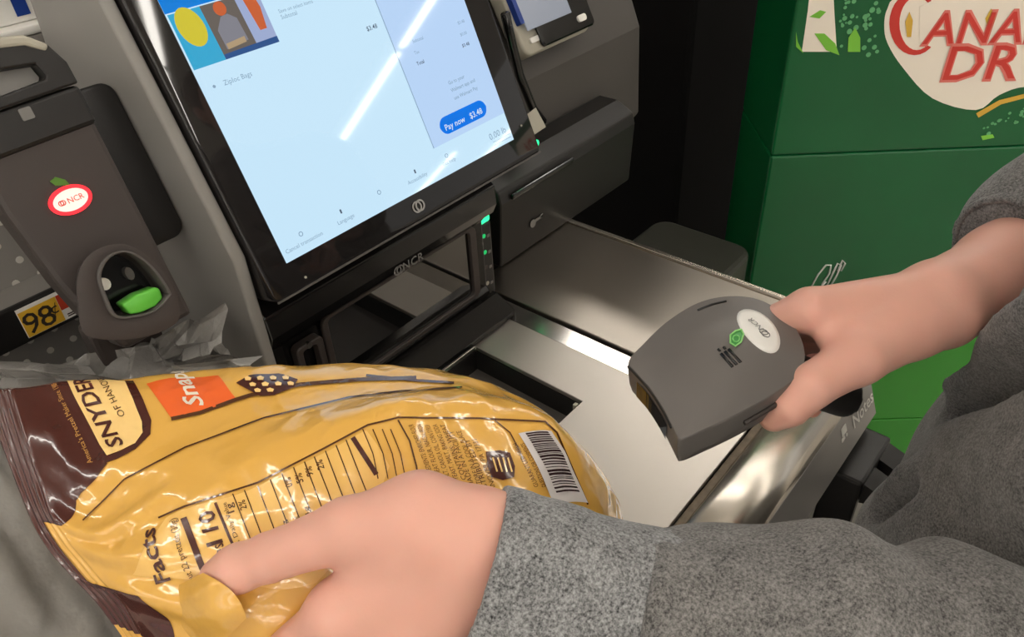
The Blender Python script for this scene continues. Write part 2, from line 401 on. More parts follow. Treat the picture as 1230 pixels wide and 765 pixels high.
utext('Go to your', 538, 100, .0075, 'pale', 'l', bold=.01); utext('Walmart app and', 541, 109, .0075, 'pale', 'l', bold=.01); utext('use Walmart Pay', 545, 118, .0075, 'pale', 'l', bold=.01)
b0, b1 = scr(528, 153), scr(583, 129)
btn = obj('pay_button', flat(rrect(b0[0], min(b0[1], b1[1])-.0075, b1[0]+.0008, max(b0[1], b1[1])+.0075, .0095, 8), .0006), UI['btn'], disp, label='rounded blue button')
utext('Pay now', 546, 148, .0125, 'hot', bold=.01); utext('$3.48', 571, 136, .0125, 'hot', bold=.01)
utext('0.00 lb', 597, 160, .0145, 'pale')
for yy in (.004, .0075): obj('rule', flat([(SW-.030, yy), (SW-.003, yy), (SW-.003, yy+.0006), (SW-.030, yy+.0006)], .0006), UI['pale'], disp)
for s, px, py in (('Cancel transaction', 365, 291), ('Language', 415, 263), ('Accessibility', 501, 214), ('Get help', 539, 194)): utext(s, px, py, .0078, 'pale')
for px, py in ((361, 281), (455, 231), (536, 187)):
    q = scr(px, py); obj('icon', ring([tuple(q+np.array(a)) for a in ellipse(0, 0, .0022, .0022, 16)], [tuple(q+np.array(a)) for a in ellipse(0, 0, .0015, .0015, 16)], sO, XA, sU, sN, .0004, .0006), UI['pale'], disp)
for px, py in ((409, 254), (498, 206)):
    q = scr(px, py); obj('icon', flat([tuple(q+np.array(a)) for a in rrect(-.0009, -.002, .0009, .002, .0007, 3)], .0007), UI['txt'], disp)
def rings(c, x, y, z, r, m, parent, name='logo'):
    vf = []
    for dx in (-.35*r, .35*r):
        vf.append(ring([(dx+a, b) for a, b in ellipse(0, 0, r, r, 24)], [(dx+a, b) for a, b in ellipse(0, 0, .72*r, .72*r, 24)], c, x, y, z, .0002, .0007))
    return obj(name, join(*vf), m, parent)
q = scr(502.5, 247.5); rings(sO+q[0]*XA+q[1]*sU, XA, sU, sN, .0058, M['silverprint'], mon)
q = scr(367, 333); obj('sensor_dot', prism(ellipse(*q, .0011, .0011, 12), sO, XA, sU, sN, -.0003, .0006), M['cream'], mon)
q = scr(626, 151); obj('sensor_dot', prism(ellipse(*q, .0011, .0011, 12), sO, XA, sU, sN, -.0003, .0006), M['cream'], mon)

# ------------------------------------------------------------------ upright scanner below the screen
us = thing('upright_scanner', (.44, .57, 0), 'black upright barcode scanner with dark glass below the touch screen', 'barcode scanner')
hp = [(.5145, .0005), (.5145, .008), (.543, .0225), (.549, .0225), (.556, .020), (.5605, .026), (.5605, .118), (.552, .128), (.540, .137), (.534, .150), (.536, .172), (.55, .185), (.6395, .2), (.6395, .0005)]
obj('housing', bevel(prism(hp, V3(0, 0, 0), YA, ZA, XA, .2715, .5835), .0015, 2, 40), M['gloss'], us)
wo = V3(0, .5603, 0)
obj('scan_glass', prism(rrect(.345, .0285, .560, .118, .004, 4), wo, XA, ZA, -YA, .0, .001), M['glass'], us)
obj('glass_frame', bevel(ring(rrect(.338, .0235, .567, .1225, .010, 4), rrect(.3455, .0295, .556, .1185, .006, 4), wo, XA, ZA, -YA, .0005, .0055), .0008, 1), M['charcoal'], us)
obj('handle_frame', bevel(ring(rrect(.300, .03, .332, .112, .006, 4), rrect(.307, .036, .325, .106, .004, 4), wo, XA, ZA, -YA, .0005, .012), .001, 1), M['charcoal'], us)
q = ony(395, 413, .555); obj('lock', prism(ellipse(0, 0, .0035, .0035, 16), ony(369, 413, .552), XA, ZA, -YA, .0, .004), M['steelband'], us)
lo = ony(489, 317, .5335); obj('lettering', text_on('NCR', lo+.008*XA, XA, ZA, -YA, .0135, .0012, bold=.01, space=1.1), M['greyprint'], us)
rings(lo-.012*XA+V3(0, 0, -.001), XA, ZA, -YA, .0052, M['greyprint'], us)
lc = obj('light_column', rbox((.5845, .567, .0005), (.6065, .61, .107), .003, 2), M['black'], us)
obj('status_light', bevel(box((.5855, .566, .1065), (.6055, .598, .1165)), .004, 3), M['greenled'], lc, True, label='lit green status cap')
for z, mm in ((.091, 'greendim'), (.068, 'greendim'), (.046, 'charcoal'), (.022, 'cream')):
    obj('indicator', prism(ellipse(.5915, z, .0028, .0028, 14), V3(0, .567, 0), XA, ZA, -YA, 0, .0008), M[mm], lc)
    obj('symbol', prism(rrect(.597, z-.005, .602, z-.001, .001, 2), V3(0, .567, 0), XA, ZA, -YA, 0, .0005), M['greyprint'], lc)
obj('column_back', box((.60, .611, .0005), (.604, .64, .2)), M['charcoal'], us)

# ------------------------------------------------------------------ cash module, card terminal and panel to the right of the screen
cm = thing('cash_module', (.79, .64, 0), 'black cash module with a faint key-shaped logo beside the screen', 'cash module')
obj('body', bevel(prism([(.594, .0038), (.588, .10), (.592, .116), (.62, .130), (.654, .130), (.654, .0038)], V3(0, 0, 0), YA, ZA, XA, .648, .96), .003, 2), M['black'], cm)
obj('slot_lip', rbox((.668, .584, .100), (.80, .5885, .108), .002), M['gloss'], cm)
q = ony(645, 265, .590); obj('logo', join(prism(ellipse(-.009, 0, .0055, .006, 18), q, XA, ZA, -YA, 0, .0008), prism(rrect(-.004, .000, .013, .004, .001, 2), q, XA, ZA, -YA, 0, .0008), prism(rrect(.007, .000, .013, .006, .001, 2), q, XA, ZA, -YA, 0, .0008)), M['greyprint'], cm)
obj('status_light', prism(ellipse(0, 0, .0042, .0048, 16), ony(644, 172, .591), XA, ZA, -YA, -.002, .0015), M['greenled'], cm, label='small green light')

pn = obj('terminal_panel', bevel(prism([(.70, .0045), (.6555, .06), (.662, .20), (.722, .34), (.78, .34), (.78, .0045)], V3(0, 0, 0), YA, ZA, XA, .735, 1.08), .004, 2), M['darkgrey']); tag(pn, 'dark grey sloped panel carrying the card terminal', 'panel')
A3 = math.radians(28); tU = V3(0, math.sin(A3), math.cos(A3)); tN = V3(0, -math.cos(A3), math.sin(A3)); tX = XA
tO = ony(633, 70, .640)
ct = thing('card_terminal', tO+V3(.07, .03, 0), 'pale card payment terminal with a lit screen right of the monitor', 'card terminal')
obj('body', bevel(prism(rrect(0, 0, .145, .17, .014, 5), tO, tX, tU, tN, -.024, 0), .004, 2), M['cream'], ct, True)
obj('keypad_plate', bevel(prism(rrect(.032, .004, .148, .165, .006, 4), tO, tX, tU, tN, .0005, .007), .002, 1), M['gloss'], ct)
obj('slot', prism(rrect(.016, .014, .040, .021, .002, 2), tO, tX, tU, tN, .0005, .003), M['white'], ct)
obj('terminal_screen', prism([(.012, .030), (.105, .030), (.105, .16), (.012, .16)], tO, tX, tU, tN, .0072, .0088), mat('terminal_display', rgb(60, 62, 66), .2, emit=rgb(165, 170, 182), es=.5), ct)
obj('button', prism(rrect(.112, .014, .130, .023, .004, 4), tO, tX, tU, tN, .007, .010), M['white'], ct)
obj('left_cap', prism(rrect(.004, .040, .0115, .16, .002, 2), tO, tX, tU, tN, .0005, .009), M['blue'], ct)
rp = obj('receipt_slip', bevel(frame_map((np.array([(a, b, h) for h in (0, .0012) for a, b in ((-.016, 0), (.018, .002), (.016, .03), (-.015, .026))]), box((0, 0, 0), (1, 1, 1))[1] and [(3, 2, 1, 0), (4, 5, 6, 7), (0, 1, 5, 4), (1, 2, 6, 5), (2, 3, 7, 6), (3, 0, 4, 7)]), ony(646, 160, .60), XA, unit(V3(0, .5, .8)), unit(V3(0, -.8, .5))), .0003, 1), M['cream']); tag(rp, 'short pale receipt slip sticking out beside the screen corner', 'receipt')
cp = obj('cable', tube([ony(607, 16, .64), ony(612, 40, .64), ony(624, 90, .642), ony(640, 130, .642), ony(652, 146, .642)], .006, 8), M['gloss'], None, True); tag(cp, 'black cable hanging between the monitor and the card terminal', 'cable')
kb = obj('neighbour_kiosk', rbox((1.25, .66, -.9), (2.3, 1.5, .62), .01), mat('matte_black', rgb(14, 13, 13), .85, spec=.1)); tag(kb, 'tall black kiosk standing behind the counter end', 'kiosk')
# ------------------------------------------------------------------ bag rack post on the left
A18 = math.radians(18); pU = V3(0, math.sin(A18), math.cos(A18)); pN = V3(0, -math.cos(A18), math.sin(A18))
pO = ony(84, 240, .565)
post = thing('bag_rack_post', V3(pO[0], .58, .1), 'charcoal bag rack post with red-lit oval logo and green lever', 'bag rack')
outer = [(-.041, -.11), (.041, -.11), (.041, .070), (.040, .085), (.034, .099), (.022, .107), (.0, .110), (-.03, .110), (-.041, .107)]
inner = [(-.036, .074), (.024, .079), (.0245, .0805), (.025, .082), (.0245, .0865), (.0235, .0885), (.0, .0905), (-.02, .0905), (-.036, .089)]
body_low = [(-.016, -.115), (.041, -.115), (.041, .070), (-.041, .068), (-.041, .006), (-.0345, -.050), (-.029, -.078)]
obj('body', bevel(prism(body_low, pO, XA, pU, pN, -.03, 0), .004, 2), M['charcoal'], post)
hnd = obj('handle', bevel(prism([(-.041, .0682), (.041, .0702), (.0405, .085), (.034, .099), (.022, .107), (0, .110), (-.041, .109), (-.041, .0915), (0, .0915), (.021, .089), (.0235, .081), (.022, .0785), (-.041, .0745)], pO, XA, pU, pN, -.028, .006), .002, 2), M['black'], post)
obj('collar', bevel(prism([(-.0415, .040), (.0415, .042), (.0415, .0695), (-.0415, .0675)], pO, XA, pU, pN, -.029, .003), .003, 2), M['black'], post)
obj('handle_cap', bevel(prism([(-.041, .1035), (0, .1045), (.02, .1015), (.031, .0945), (.0345, .0985), (.0225, .108), (0, .1115), (-.041, .1105)], pO, XA, pU, pN, -.024, .0075), .002, 2), M['cream'], post)
obj('handle_slot', prism([(-.041, .0747), (.021, .0787), (.0225, .081), (.0205, .0888), (0, .0912), (-.041, .0912)], pO, XA, pU, pN, -.026, -.006), M['tower'], post)
def pxy(px, py): p = onpl((px, py), pO, pN)-pO; return p[0], p@pU
ox, oy = pxy(84, 240)
lp_ = obj('logo_plate', prism(ellipse(ox, oy, .0125, .0078, 32), pO, XA, pU, pN, .0002, .0016), M['pinkled'], post, label='red-lit oval logo')
obj('light_ring', ring(ellipse(ox, oy, .0148, .0100, 32), ellipse(ox, oy, .0122, .0075, 32), pO, XA, pU, pN, .0002, .0022), M['redled'], lp_)
obj('lettering', text_on('NCR', pO+(ox+.0035)*XA+oy*pU, XA, pU, pN, .0056, .0021, bold=.0), M['red'], lp_)
rings(pO+(ox-.0062)*XA+(oy)*pU+.0015*pN, XA, pU, pN, .0019, M['red'], lp_)
lx, ly = pxy(72, 220); obj('logo_leaf', prism([(-.0055, .0035), (-.001, .005), (.004, .001), (.0055, -.0045), (.001, -.002), (-.0035, -.0005)], pO+lx*XA+ly*pU, XA, pU, pN, .0002, .001), M['leaf'], post)
ix, iy = pxy(30, 137); obj('badge', prism(rrect(ix-.004, iy-.004, ix+.004, iy+.004, .001, 2), pO, XA, pU, pN, .003, .0042), M['greyprint'], post)
# horseshoe outlet, standing proud of the post
hO = pO+.034*pN
def hxy(px, py): p = onpl((px, py), hO, pN)-hO; return np.array([p[0], p@pU])
HS_out = smooth_closed([hxy(*p) for p in ((103, 402), (94, 365), (93, 335), (102, 312), (122, 297), (147, 293), (170, 302), (190, 320), (205, 340), (214, 362), (214, 385), (190, 400), (150, 408))])
HS_mid = smooth_closed([hxy(*p) for p in ((135, 380), (122, 355), (116, 332), (122, 314), (134, 304), (150, 301), (166, 307), (181, 319), (194, 335), (203, 350), (203, 356), (185, 374), (160, 381))])
HS_in = smooth_closed([hxy(*p) for p in ((139, 378), (127, 356), (120, 333), (125, 316), (136, 306), (150, 303), (164, 309), (178, 320), (191, 336), (200, 351), (200, 355), (184, 372), (160, 379))])
_hv, _hf = ring(HS_out, HS_mid, hO, XA, pU, pN, -.034, 0); _hn = len(HS_out); _hc = _hv[:_hn].mean(0)+.006*XA; _hv[:2*_hn] = _hc+(_hv[:2*_hn]-_hc)*.76
ho = obj('outlet_shell', bevel((_hv, _hf), .003, 3), M['charcoal'], post, True)
obj('outlet_rim', bevel(ring(HS_mid, HS_in, hO, XA, pU, pN, -.02, .003), .001, 1), M['darkgrey'], post, True)
obj('outlet_recess', prism(HS_in, hO, XA, pU, pN, -.033, -.022), M['gloss'], post)
obj('peg', prism(ellipse(*hxy(136, 343), .004, .0045, 14), hO, XA, pU, pN, -.022, -.016), M['white'], post)
obj('peg', prism(ellipse(*hxy(166, 330), .003, .005, 14), hO, XA, pU, pN, -.022, -.016), M['darkgrey'], post)
g = [hxy(*p) for p in ((147, 366), (165, 354), (188, 345), (193, 347), (197, 358), (188, 368), (170, 376), (157, 378), (153, 372))]
obj('lever', bevel(prism(g, hO, XA, pU, pN, -.016, -.001), .0025, 2), M['greenpl'], post, True, label='bright green lever')
obj('stem', rbox((pO[0]-.024, .575, -.2495), (pO[0]+.03, .60, .215), .004), M['charcoal'], post)
rk = obj('rack_arm', join(tube([V3(pO[0]-.02, .57, .14), V3(pO[0]-.02, .47, .13), V3(pO[0]-.02, .455, .145)], .005, 10), tube([V3(pO[0]+.02, .57, .14), V3(pO[0]+.02, .47, .13), V3(pO[0]+.02, .455, .145)], .005, 10)), M['steel2'], post, True)

# black slab panel between post and tower
bO = ony(240, 265, .598); bt = math.radians(20); bU = V3(0, math.sin(bt), math.cos(bt)); bN = V3(0, -math.cos(bt), math.sin(bt)); bO[0] = .2575
sl = obj('rack_back_panel', bevel(prism(rrect(-.075, -.004, 0, .128, .011, 5), bO, XA, bU, bN, -.02, 0), .002, 2), M['black'], None, True)
tag(sl, 'black round-cornered panel between the bag rack post and tower', 'panel')

# gondola shelf behind
gd = thing('peg_shelf', (.05, .95, -.9), 'grey perforated shop shelf behind the bag rack post', 'shelf')
obj('peg_panel', box((-.6, .92, -.9), (.42, .935, 1.0)), M['peg'], gd)
hole = None
for iz in range(26):
    for ixx in range(12):
        x = .06+ixx*.0285+(.0142 if iz % 2 else 0); z = -.02+iz*.0245
        if x > .36: continue
        if hole is None:
            hole = obj('peg_hole', prism(ellipse(0, 0, .0042, .0042, 10), V3(0, 0, 0), XA, ZA, -YA, 0, .0012), M['pegspot'], gd)
            h = hole
        else:
            h = hole.copy(); COL.objects.link(h)
        h.location = Vector(V3(x, .92, z)-WL[gd.name]); hole_base = None
hole.data.transform(Matrix.Translation(Vector(WL[gd.name])))   # mesh authored around the shelf's own origin
pz = ony(55, 372, .83)
obj('shelf_board', rbox((-.6, .835, pz[2]-.02), (.40, .92, pz[2]-.005), .002), M['peg'], gd)
obj('price_rail', rbox((-.6, .829, pz[2]-.026), (.40, .836, pz[2]+.019), .002), M['black'], gd)
tz = ony(50, 30, .80)
obj('shelf_board', rbox((-.6, .80, tz[2]-.006), (.40, .92, tz[2]+.002), .002), M['white'], gd)
obj('shelf_lip', rbox((-.6, .802, tz[2]-.030), (.318, .81, tz[2]-.0065), .002), M['peg'], gd)
for k, (xa, xb) in enumerate(((.14, .30),)):
    pb = thing('product_box', ((xa+xb)/2, .85, tz[2]+.002), 'white product box with a dark blue stripe on the top shelf', 'box')
    obj('carton', rbox((xa, .815, tz[2]+.0022), (xb, .90, tz[2]+.09), .002), M['white'], pb)
    q = ony(30, 20, .8145); obj('stripe', prism([(q[0]-.006, 0), (q[0]+.006, 0), (q[0]+.004, .07), (q[0]-.008, .07)], V3(0, .8149, tz[2]+.008), XA, ZA, -YA, 0, .0006), M['blue'], pb)
lY = .8288
def lb(px, py): q = ony(px, py, lY); return q[0], q[2]
a = [lb(18, 378), lb(66, 355), lb(76, 382), lb(37, 408)]
xl, xr = (a[0][0]+a[3][0])/2, (a[1][0]+a[2][0])/2; zb, zt = (a[2][1]+a[3][1])/2, (a[0][1]+a[1][1])/2
pl = thing('price_label', (xl, lY, zb), 'yellow shelf price label reading 98 cents', 'price label')
obj('card', box((xl, lY-.001, zb), (xr+.034, lY, zt+.004)), M['white'], pl)
obj('yellow_field', box((xl+.0006, lY-.0014, zb+.0006), (xr, lY-.0009, zt)), M['yellow'], pl)
obj('red_field', box((xr+.0004, lY-.0014, zb+.013), (xr+.016, lY-.0009, zt)), M['red'], pl)
hh = zt-zb
obj('lettering', text_on('98', V3(xl+.43*(xr-xl), lY-.0014, zb+.5*hh), XA, ZA, -YA, hh*1.12, .0004, bold=.004, space=.9), M['ink'], pl)
obj('lettering', text_on('¢', V3(xl+.86*(xr-xl), lY-.0014, zb+.64*hh), XA, ZA, -YA, hh*.62, .0004), M['ink'], pl)
for z in (.25, .5): obj('rule', box((xr+.004, lY-.0015, zb+z*.01), (xr+.030, lY-.001, zb+z*.01+.0012)), M['ink'], pl)
dk = obj('bagging_shelf', rbox((-.7, .16, -.9), (.212, .80, -.25), .004), M['black']); tag(dk, 'black bagging shelf left of the cabinet under the plastic bags', 'shelf')

# ------------------------------------------------------------------ soda cartons right of the counter
cT = unit(V3(.64, -.767, 0)); cN = unit(V3(-.767, -.64, 0)); cO = D(955, 14, 1.15); cO[2] = 0
G = dict(d=mat('carton_deep_green', rgb(0, 88, 44), .35, vary=(5, .25)), l=mat('carton_leaf_green', rgb(44, 128, 32), .35, vary=(4, .12)), leaf=mat('carton_leaf', rgb(120, 190, 60), .4), bub=mat('carton_bubble', rgb(95, 165, 110), .4),
         cream=mat('carton_cream', rgb(240, 229, 213), .45), red=mat('carton_red', rgb(205, 56, 46), .45), pink=mat('carton_pink', rgb(222, 120, 108), .45), gold=mat('carton_gold', rgb(214, 170, 62), .45), cav=mat('carton_script', rgb(215, 215, 208), .5))
def cxy(px, py): p = onpl((px, py), cO, cN)-cO; return np.array([p@cT, p[2]])
CW, CD = .56, .20
def carton(z0, z1, m, label):
    t = thing('soda_carton', cO+cT*CW/2-cN*CD/2+ZA*z0, label, 'carton', 'soda cartons stacked beside the counter end')
    obj('box', bevel(prism([(0, z0), (CW, z0), (CW, z1), (0, z1)], cO, cT, ZA, cN, -CD, 0), .004, 2), m, t); return t
zA, zB = float(cxy(1200, 176)[1]), float(cxy(1095, 374)[1])
c1 = carton(zA, .265, G['d'], 'deep green soda carton with a big cream and red logo, top of the stack')
c2 = carton(zB, zA-.001, G['d'], 'deep green soda carton with looping white script, second in the stack')
c3 = carton((zB-.9)/2, zB-.001, G['l'], 'bright green soda carton in the lower middle of the stack')
c4 = carton(-.9, (zB-.9)/2-.001, G['l'], 'bright green soda carton at the bottom of the stack on the floor')
print('carton', zA, zB)
def cpoly(pts, m, par, h=.0006, name='print', px=True):
    P = [cxy(*p) for p in pts] if px else pts
    return obj(name, prism([tuple(p) for p in P], cO, cT, ZA, cN, h-.0004, h), m, par)
shield = smooth_closed([cxy(*p) for p in ((1066, 52), (1062, 30), (1066, 10), (1080, -3), (1150, -5), (1340, -8), (1385, 10), (1400, 60), (1370, 110), (1300, 112), (1235, 104), (1200, 114), (1172, 132), (1120, 118), (1085, 82))], 4)
sh = obj('logo_shield', prism([tuple(p) for p in shield], cO, cT, ZA, cN, .0002, .0006), G['cream'], c1, label='cream logo panel with red letters')
def cw(s, px0, py0, px1, py1, hpx, m, h, **k):
    """a word from its first to its last baseline pixel"""
    a, b = cxy(px0, py0), cxy(px1, py1); v, f, wd = text2d(s, **k)
    L = np.linalg.norm(b-a); x = cT*(b-a)[0]/L+ZA*(b-a)[1]/L; y = np.cross(cN, x)
    hs = np.linalg.norm(cxy(px0, py0-hpx)-a)/.7
    vv = np.column_stack([v[:, 0]*L/wd, v[:, 1]*hs, np.full(len(v), h)])
    return frame_map((vv, f), cO+a[0]*cT+a[1]*ZA, x, y, cN)
obj('lettering', cw('ANADA', 1104, 54, 1307, 50, 39, G['pink'], .0016, bold=.03), G['pink'], sh)
obj('lettering', cw('ANADA', 1107, 52.5, 1304, 48.5, 36, G['red'], .0020, bold=.0), G['red'], sh)
obj('initial', ring([tuple(cxy(1098+a, 28+b)) for a, b in ellipse(0, 0, 30, 38, 28)], [tuple(cxy(1101+a, 28+b)) for a, b in ellipse(0, 0, 21, 32, 28)], cO, cT, ZA, cN, .0008, .0012), G['red'], sh)
cpoly([(1104, 8), (1124, -2), (1130, 4), (1130, 48), (1118, 56), (1104, 50)], G['cream'], sh, .0014, 'initial_gap')
obj('lettering', cw('DRY', 1128, 97, 1262, 94, 42, G['pink'], .0017, bold=.03), G['pink'], sh)
obj('lettering', cw('DRY', 1131, 95.5, 1259, 92.5, 39, G['red'], .0021), G['red'], sh)
for pts in (((1087, 26), (1092, 14), (1096, 24), (1094, 44), (1089, 44)), ((1183, 22), (1190, 10), (1196, 20), (1188, 40))): cpoly(pts, G['gold'], sh, .0016, 'gold_spark')
rim = [(1172, 136), (1200, 120), (1236, 111), (1300, 121), (1300, 126), (1236, 116), (1202, 125), (1175, 141)]
cpoly(rim, G['gold'], sh, .0012, 'gold_rim')
cpoly([(963, 62), (970, 14), (975, -30), (1000, -30), (1002, 14), (1005, 62)], G['cream'], c1, .0007, 'bottle_print')
for pts in (((940, 40), (947, 38), (958, 50), (965, 64), (950, 56)), ((978, 40), (990, 40), (1003, 52), (1008, 66), (992, 60)), ((1018, 62), (1019, 45), (1027, 33), (1033, 45), (1033, 62)), ((972, 20), (985, 12), (992, 14), (984, 22)), ((1178, 163), (1192, 161), (1194, 165), (1180, 168))): cpoly([(max(x, 956), y) for x, y in pts], G['leaf'], c1, .0012, 'leaf_print')
bb = None
for k in range(70):
    if k < 45: x = random.uniform(1008, 1062); y = random.uniform(-10, 66); r = random.uniform(.0016, .0042)
    else: x = random.uniform(1180, 1240); y = 150-(x-1180)*.45+random.uniform(0, 16); r = random.uniform(.0013, .0034)
    q = cxy(x, y); obj('bubble_print', prism([(q[0]+a, q[1]+b) for a, b in ellipse(0, 0, r, r, 10)], cO, cT, ZA, cN, .0003, .0010), G['bub'], c1)
# looping script on the left edge of the deep green carton
def script(pts, r=.0016): return tube([cO+cxy(*p)[0]*cT+cxy(*p)[1]*ZA+cN*.001 for p in pts], r, 6)
obj('script_print', join(script([(974, 345), (982, 330), (992, 318), (998, 318), (996, 328), (988, 340), (985, 345), (992, 338)]), script([(992, 345), (1000, 328), (1006, 316), (1010, 318), (1005, 330), (998, 342)]), script([(1006, 325), (1012, 312), (1015, 316), (1010, 325)])), G['cav'], c2, True)
bn = obj('waste_bin', bevel(prism(rrect(.825, .42, 1.08, .60, .03, 5), V3(0, 0, 0), XA, YA, ZA, -.9, -.12), .008, 2), mat('bin_dark', rgb(58, 58, 52), .45)); tag(bn, 'dark olive grey bin standing beyond the right counter end', 'bin')
# ------------------------------------------------------------------ grey plastic bags on the rack
def crumple(fn, amp, sc): return lambda P: fn(P)-amp*(ridged(P*sc+3.3)-.5)-amp*.5*(ridged(P*sc*2.3+9)-.5)
def tri(x): return 2*np.abs(x-np.floor(x+.5))
b1a = D(30, 700, .68)
def f1(P):
    '''a hanging carrier bag: flat-bottomed sack with upright pleats that gather towards two loops'''
    z = P[:, 2]; x = P[:, 0]-b1a[0]+.02; y = P[:, 1]-b1a[1]-.01
    k = np.interp(z, [-.25, -.20, -.05, .06, .13, .19], [.72, .95, 1., .86, .70, .55]); a_ = .150*k; b_ = .115*k
    r = np.sqrt((x/a_)**2+(y/b_)**2); th = np.arctan2(y/b_, x/a_)
    amp = np.interp(z, [-.25, 0, .13, .19], [.005, .007, .011, .013])
    ple = tri(th*1.9+.6*z*3+.35*vnoise(P*7))+.6*tri(th*4.3-z*5+.5*vnoise(P*11+5))+.5*tri((z+.12*np.sin(th*2))*9+th*.8)
    d = (r-1)*b_-amp*(ple-1.)
    d = np.maximum(d, np.maximum(z-.185, -.246-z))
    return np.maximum(d, -np.maximum(d+.024, .145-z))
gb = obj('plastic_bag', relax(sdf_mesh(f1, b1a*np.array([1, 1, 0])+V3(-.22, -.16, -.255), b1a*np.array([1, 1, 0])+V3(.2, .18, .2), .0055), 1), M['bagfilm'], None, True); tag(gb, 'pale grey plastic shopping bag standing open below the pretzel bag', 'plastic bag')
def film_sheet(quad, amp, seed, n=46):
    '''a sheet of crumpled film between four corners, creased in straight folds'''
    c = [D(*q) for q in quad]; rs_ = np.random.RandomState(seed); s, t = np.meshgrid(np.linspace(0, 1, n), np.linspace(0, 1, n), indexing='ij')
    s_, t_ = s.ravel()[:, None], t.ravel()[:, None]; P = c[0]*(1-s_)*(1-t_)+c[1]*s_*(1-t_)+c[2]*s_*t_+c[3]*(1-s_)*t_
    nrm = unit(np.cross(c[1]-c[0], c[3]-c[0])); h = 0
    for k in range(5):
        a_ = rs_.rand()*6.28; fr = rs_.uniform(.7, 2.6); h = h+amp/(.6+.5*fr)*(tri(fr*(math.cos(a_)*s+math.sin(a_)*t)+rs_.rand())-.5)
    e1_ = c[1]-c[0]; P = P+h.ravel()[:, None]*nrm+.25*(h.ravel()[:, None])*unit(e1_)
    return P, [(i*n+j, (i+1)*n+j, (i+1)*n+j+1, i*n+j+1) for i in range(n-1) for j in range(n-1)]
cb = thing('plastic_bag', D(200, 440, .64), 'crumpled dark grey plastic bags bunched under the green lever', 'plastic bag')
jj = [(D(60, 470, .66), .022), (D(190, 455, .665), .026), (D(270, 465, .67), .022)]
P_ = np.array([D(0, 380, .6), D(320, 380, .6), D(0, 500, .7), D(320, 500, .7)])
obj('bunch', relax(sdf_mesh(crumple(lambda P: chain(P, jj, .02), .012, 34), P_.min(0)-.06, P_.max(0)+.06, .005), 1), M['bagfilm2'], cb, True)
for k, (quad, amp, mm) in enumerate((([(165, 480, .645), (180, 405, .640), (262, 372, .645), (285, 450, .650)], .02, 'bagfilm2'), ([(120, 480, .625), (190, 418, .622), (268, 404, .620), (292, 455, .628)], .02, 'bagfilm2'),
        ([(185, 480, .600), (222, 438, .605), (306, 428, .600), (322, 485, .598)], .022, 'bagfilm'), ([(-10, 490, .60), (-5, 432, .61), (110, 440, .615), (200, 480, .605)], .02, 'bagfilm2'), ([(50, 480, .63), (90, 428, .635), (190, 412, .63), (230, 462, .625)], .02, 'bagfilm2'))):
    obj('film_fold', film_sheet(quad, amp, 11+k), M[mm], cb)

# ------------------------------------------------------------------ pretzel bag: a control net of points on the real pillow shape
cols = dict(
 T=[(-18, 470, .485), (60, 464, .505), (150, 457, .53), (240, 447, .55), (340, 443, .565), (440, 443, .575), (540, 455, .583), (620, 480, .585), (690, 530, .58), (736, 588, .578), (748, 622, .585)],
 A=[(22, 585, .470), (100, 616, .462), (185, 556, .475), (270, 517, .492), (362, 490, .508), (455, 473, .522), (560, 467, .535), (636, 490, .548), (697, 537, .556), (737, 592, .57), (748, 624, .584)],
 B=[(55, 655, .462), (140, 665, .445), (212, 612, .450), (292, 586, .458), (384, 541, .470), (477, 502, .483), (580, 502, .498), (660, 512, .515), (708, 558, .535), (739, 600, .563), (748, 627, .584)],
 C=[(120, 728, .455), (205, 745, .436), (290, 735, .438), (355, 735, .444), (440, 700, .452), (530, 680, .464), (630, 670, .480), (690, 660, .50), (730, 650, .525), (744, 640, .56), (748, 632, .584)],
 L=[(165, 790, .46), (240, 850, .47), (330, 870, .475), (410, 870, .48), (490, 850, .49), (580, 820, .50), (670, 780, .515), (715, 730, .53), (738, 690, .55), (747, 655, .572), (748, 636, .585)])
front = [cols[k] for k in 'LCBAT']
net = []
for row in front: net.append([D(*p) for p in row])
nb = len(front[0])
bk1, bk2 = [], []
for j in range(nb):
    Tn, Ln = np.array(cols['T'][j], float), np.array(cols['L'][j], float)
    e = 0. if j == 0 else (1. if 1 < j < nb-2 else (.55 if j == 1 else .4 if j == nb-2 else .02))
    m1 = .68*Tn+.32*Ln; m2 = .32*Tn+.68*Ln
    bk1.append(D(m1[0], m1[1], m1[2]+.002+.062*e)); bk2.append(D(m2[0], m2[1], m2[2]+.002+.055*e))
net += [bk1, bk2]
net = np.array(net)                     # 7 rows (closed loop) x 11 columns
def cr(p0, p1, p2, p3, t):
    return .5*((2*p1)+(-p0+p2)*t+(2*p0-5*p1+4*p2-p3)*t*t+(-p0+3*p1-3*p2+p3)*t**3)
NU, NV = 40, 34
def surf():
    R_, C_ = net.shape[:2]
    ext = np.concatenate([2*net[:, :1]-net[:, 1:2], net, 2*net[:, -1:]-net[:, -2:-1]], 1)
    tv = np.linspace(0, 1, NV, endpoint=False); colsv = []
    for j in range(C_-1):
        for t in tv: colsv.append(cr(ext[:, j], ext[:, j+1], ext[:, j+2], ext[:, j+3], t))
    colsv.append(net[:, -1]); K = np.stack(colsv, 1)          # rows x Nv
    rows = []
    for i in range(R_):
        for t in np.linspace(0, 1, NU, endpoint=False): rows.append(cr(K[(i-1) % R_], K[i], K[(i+1) % R_], K[(i+2) % R_], t))
    return np.stack(rows, 0)
S = surf()
def normals(S):
    du = np.roll(S, -1, 0)-np.roll(S, 1, 0); dv = np.gradient(S, axis=1); n = np.cross(du, dv)
    n /= np.linalg.norm(n, axis=2, keepdims=True)+1e-12; return n
Nn = normals(S)
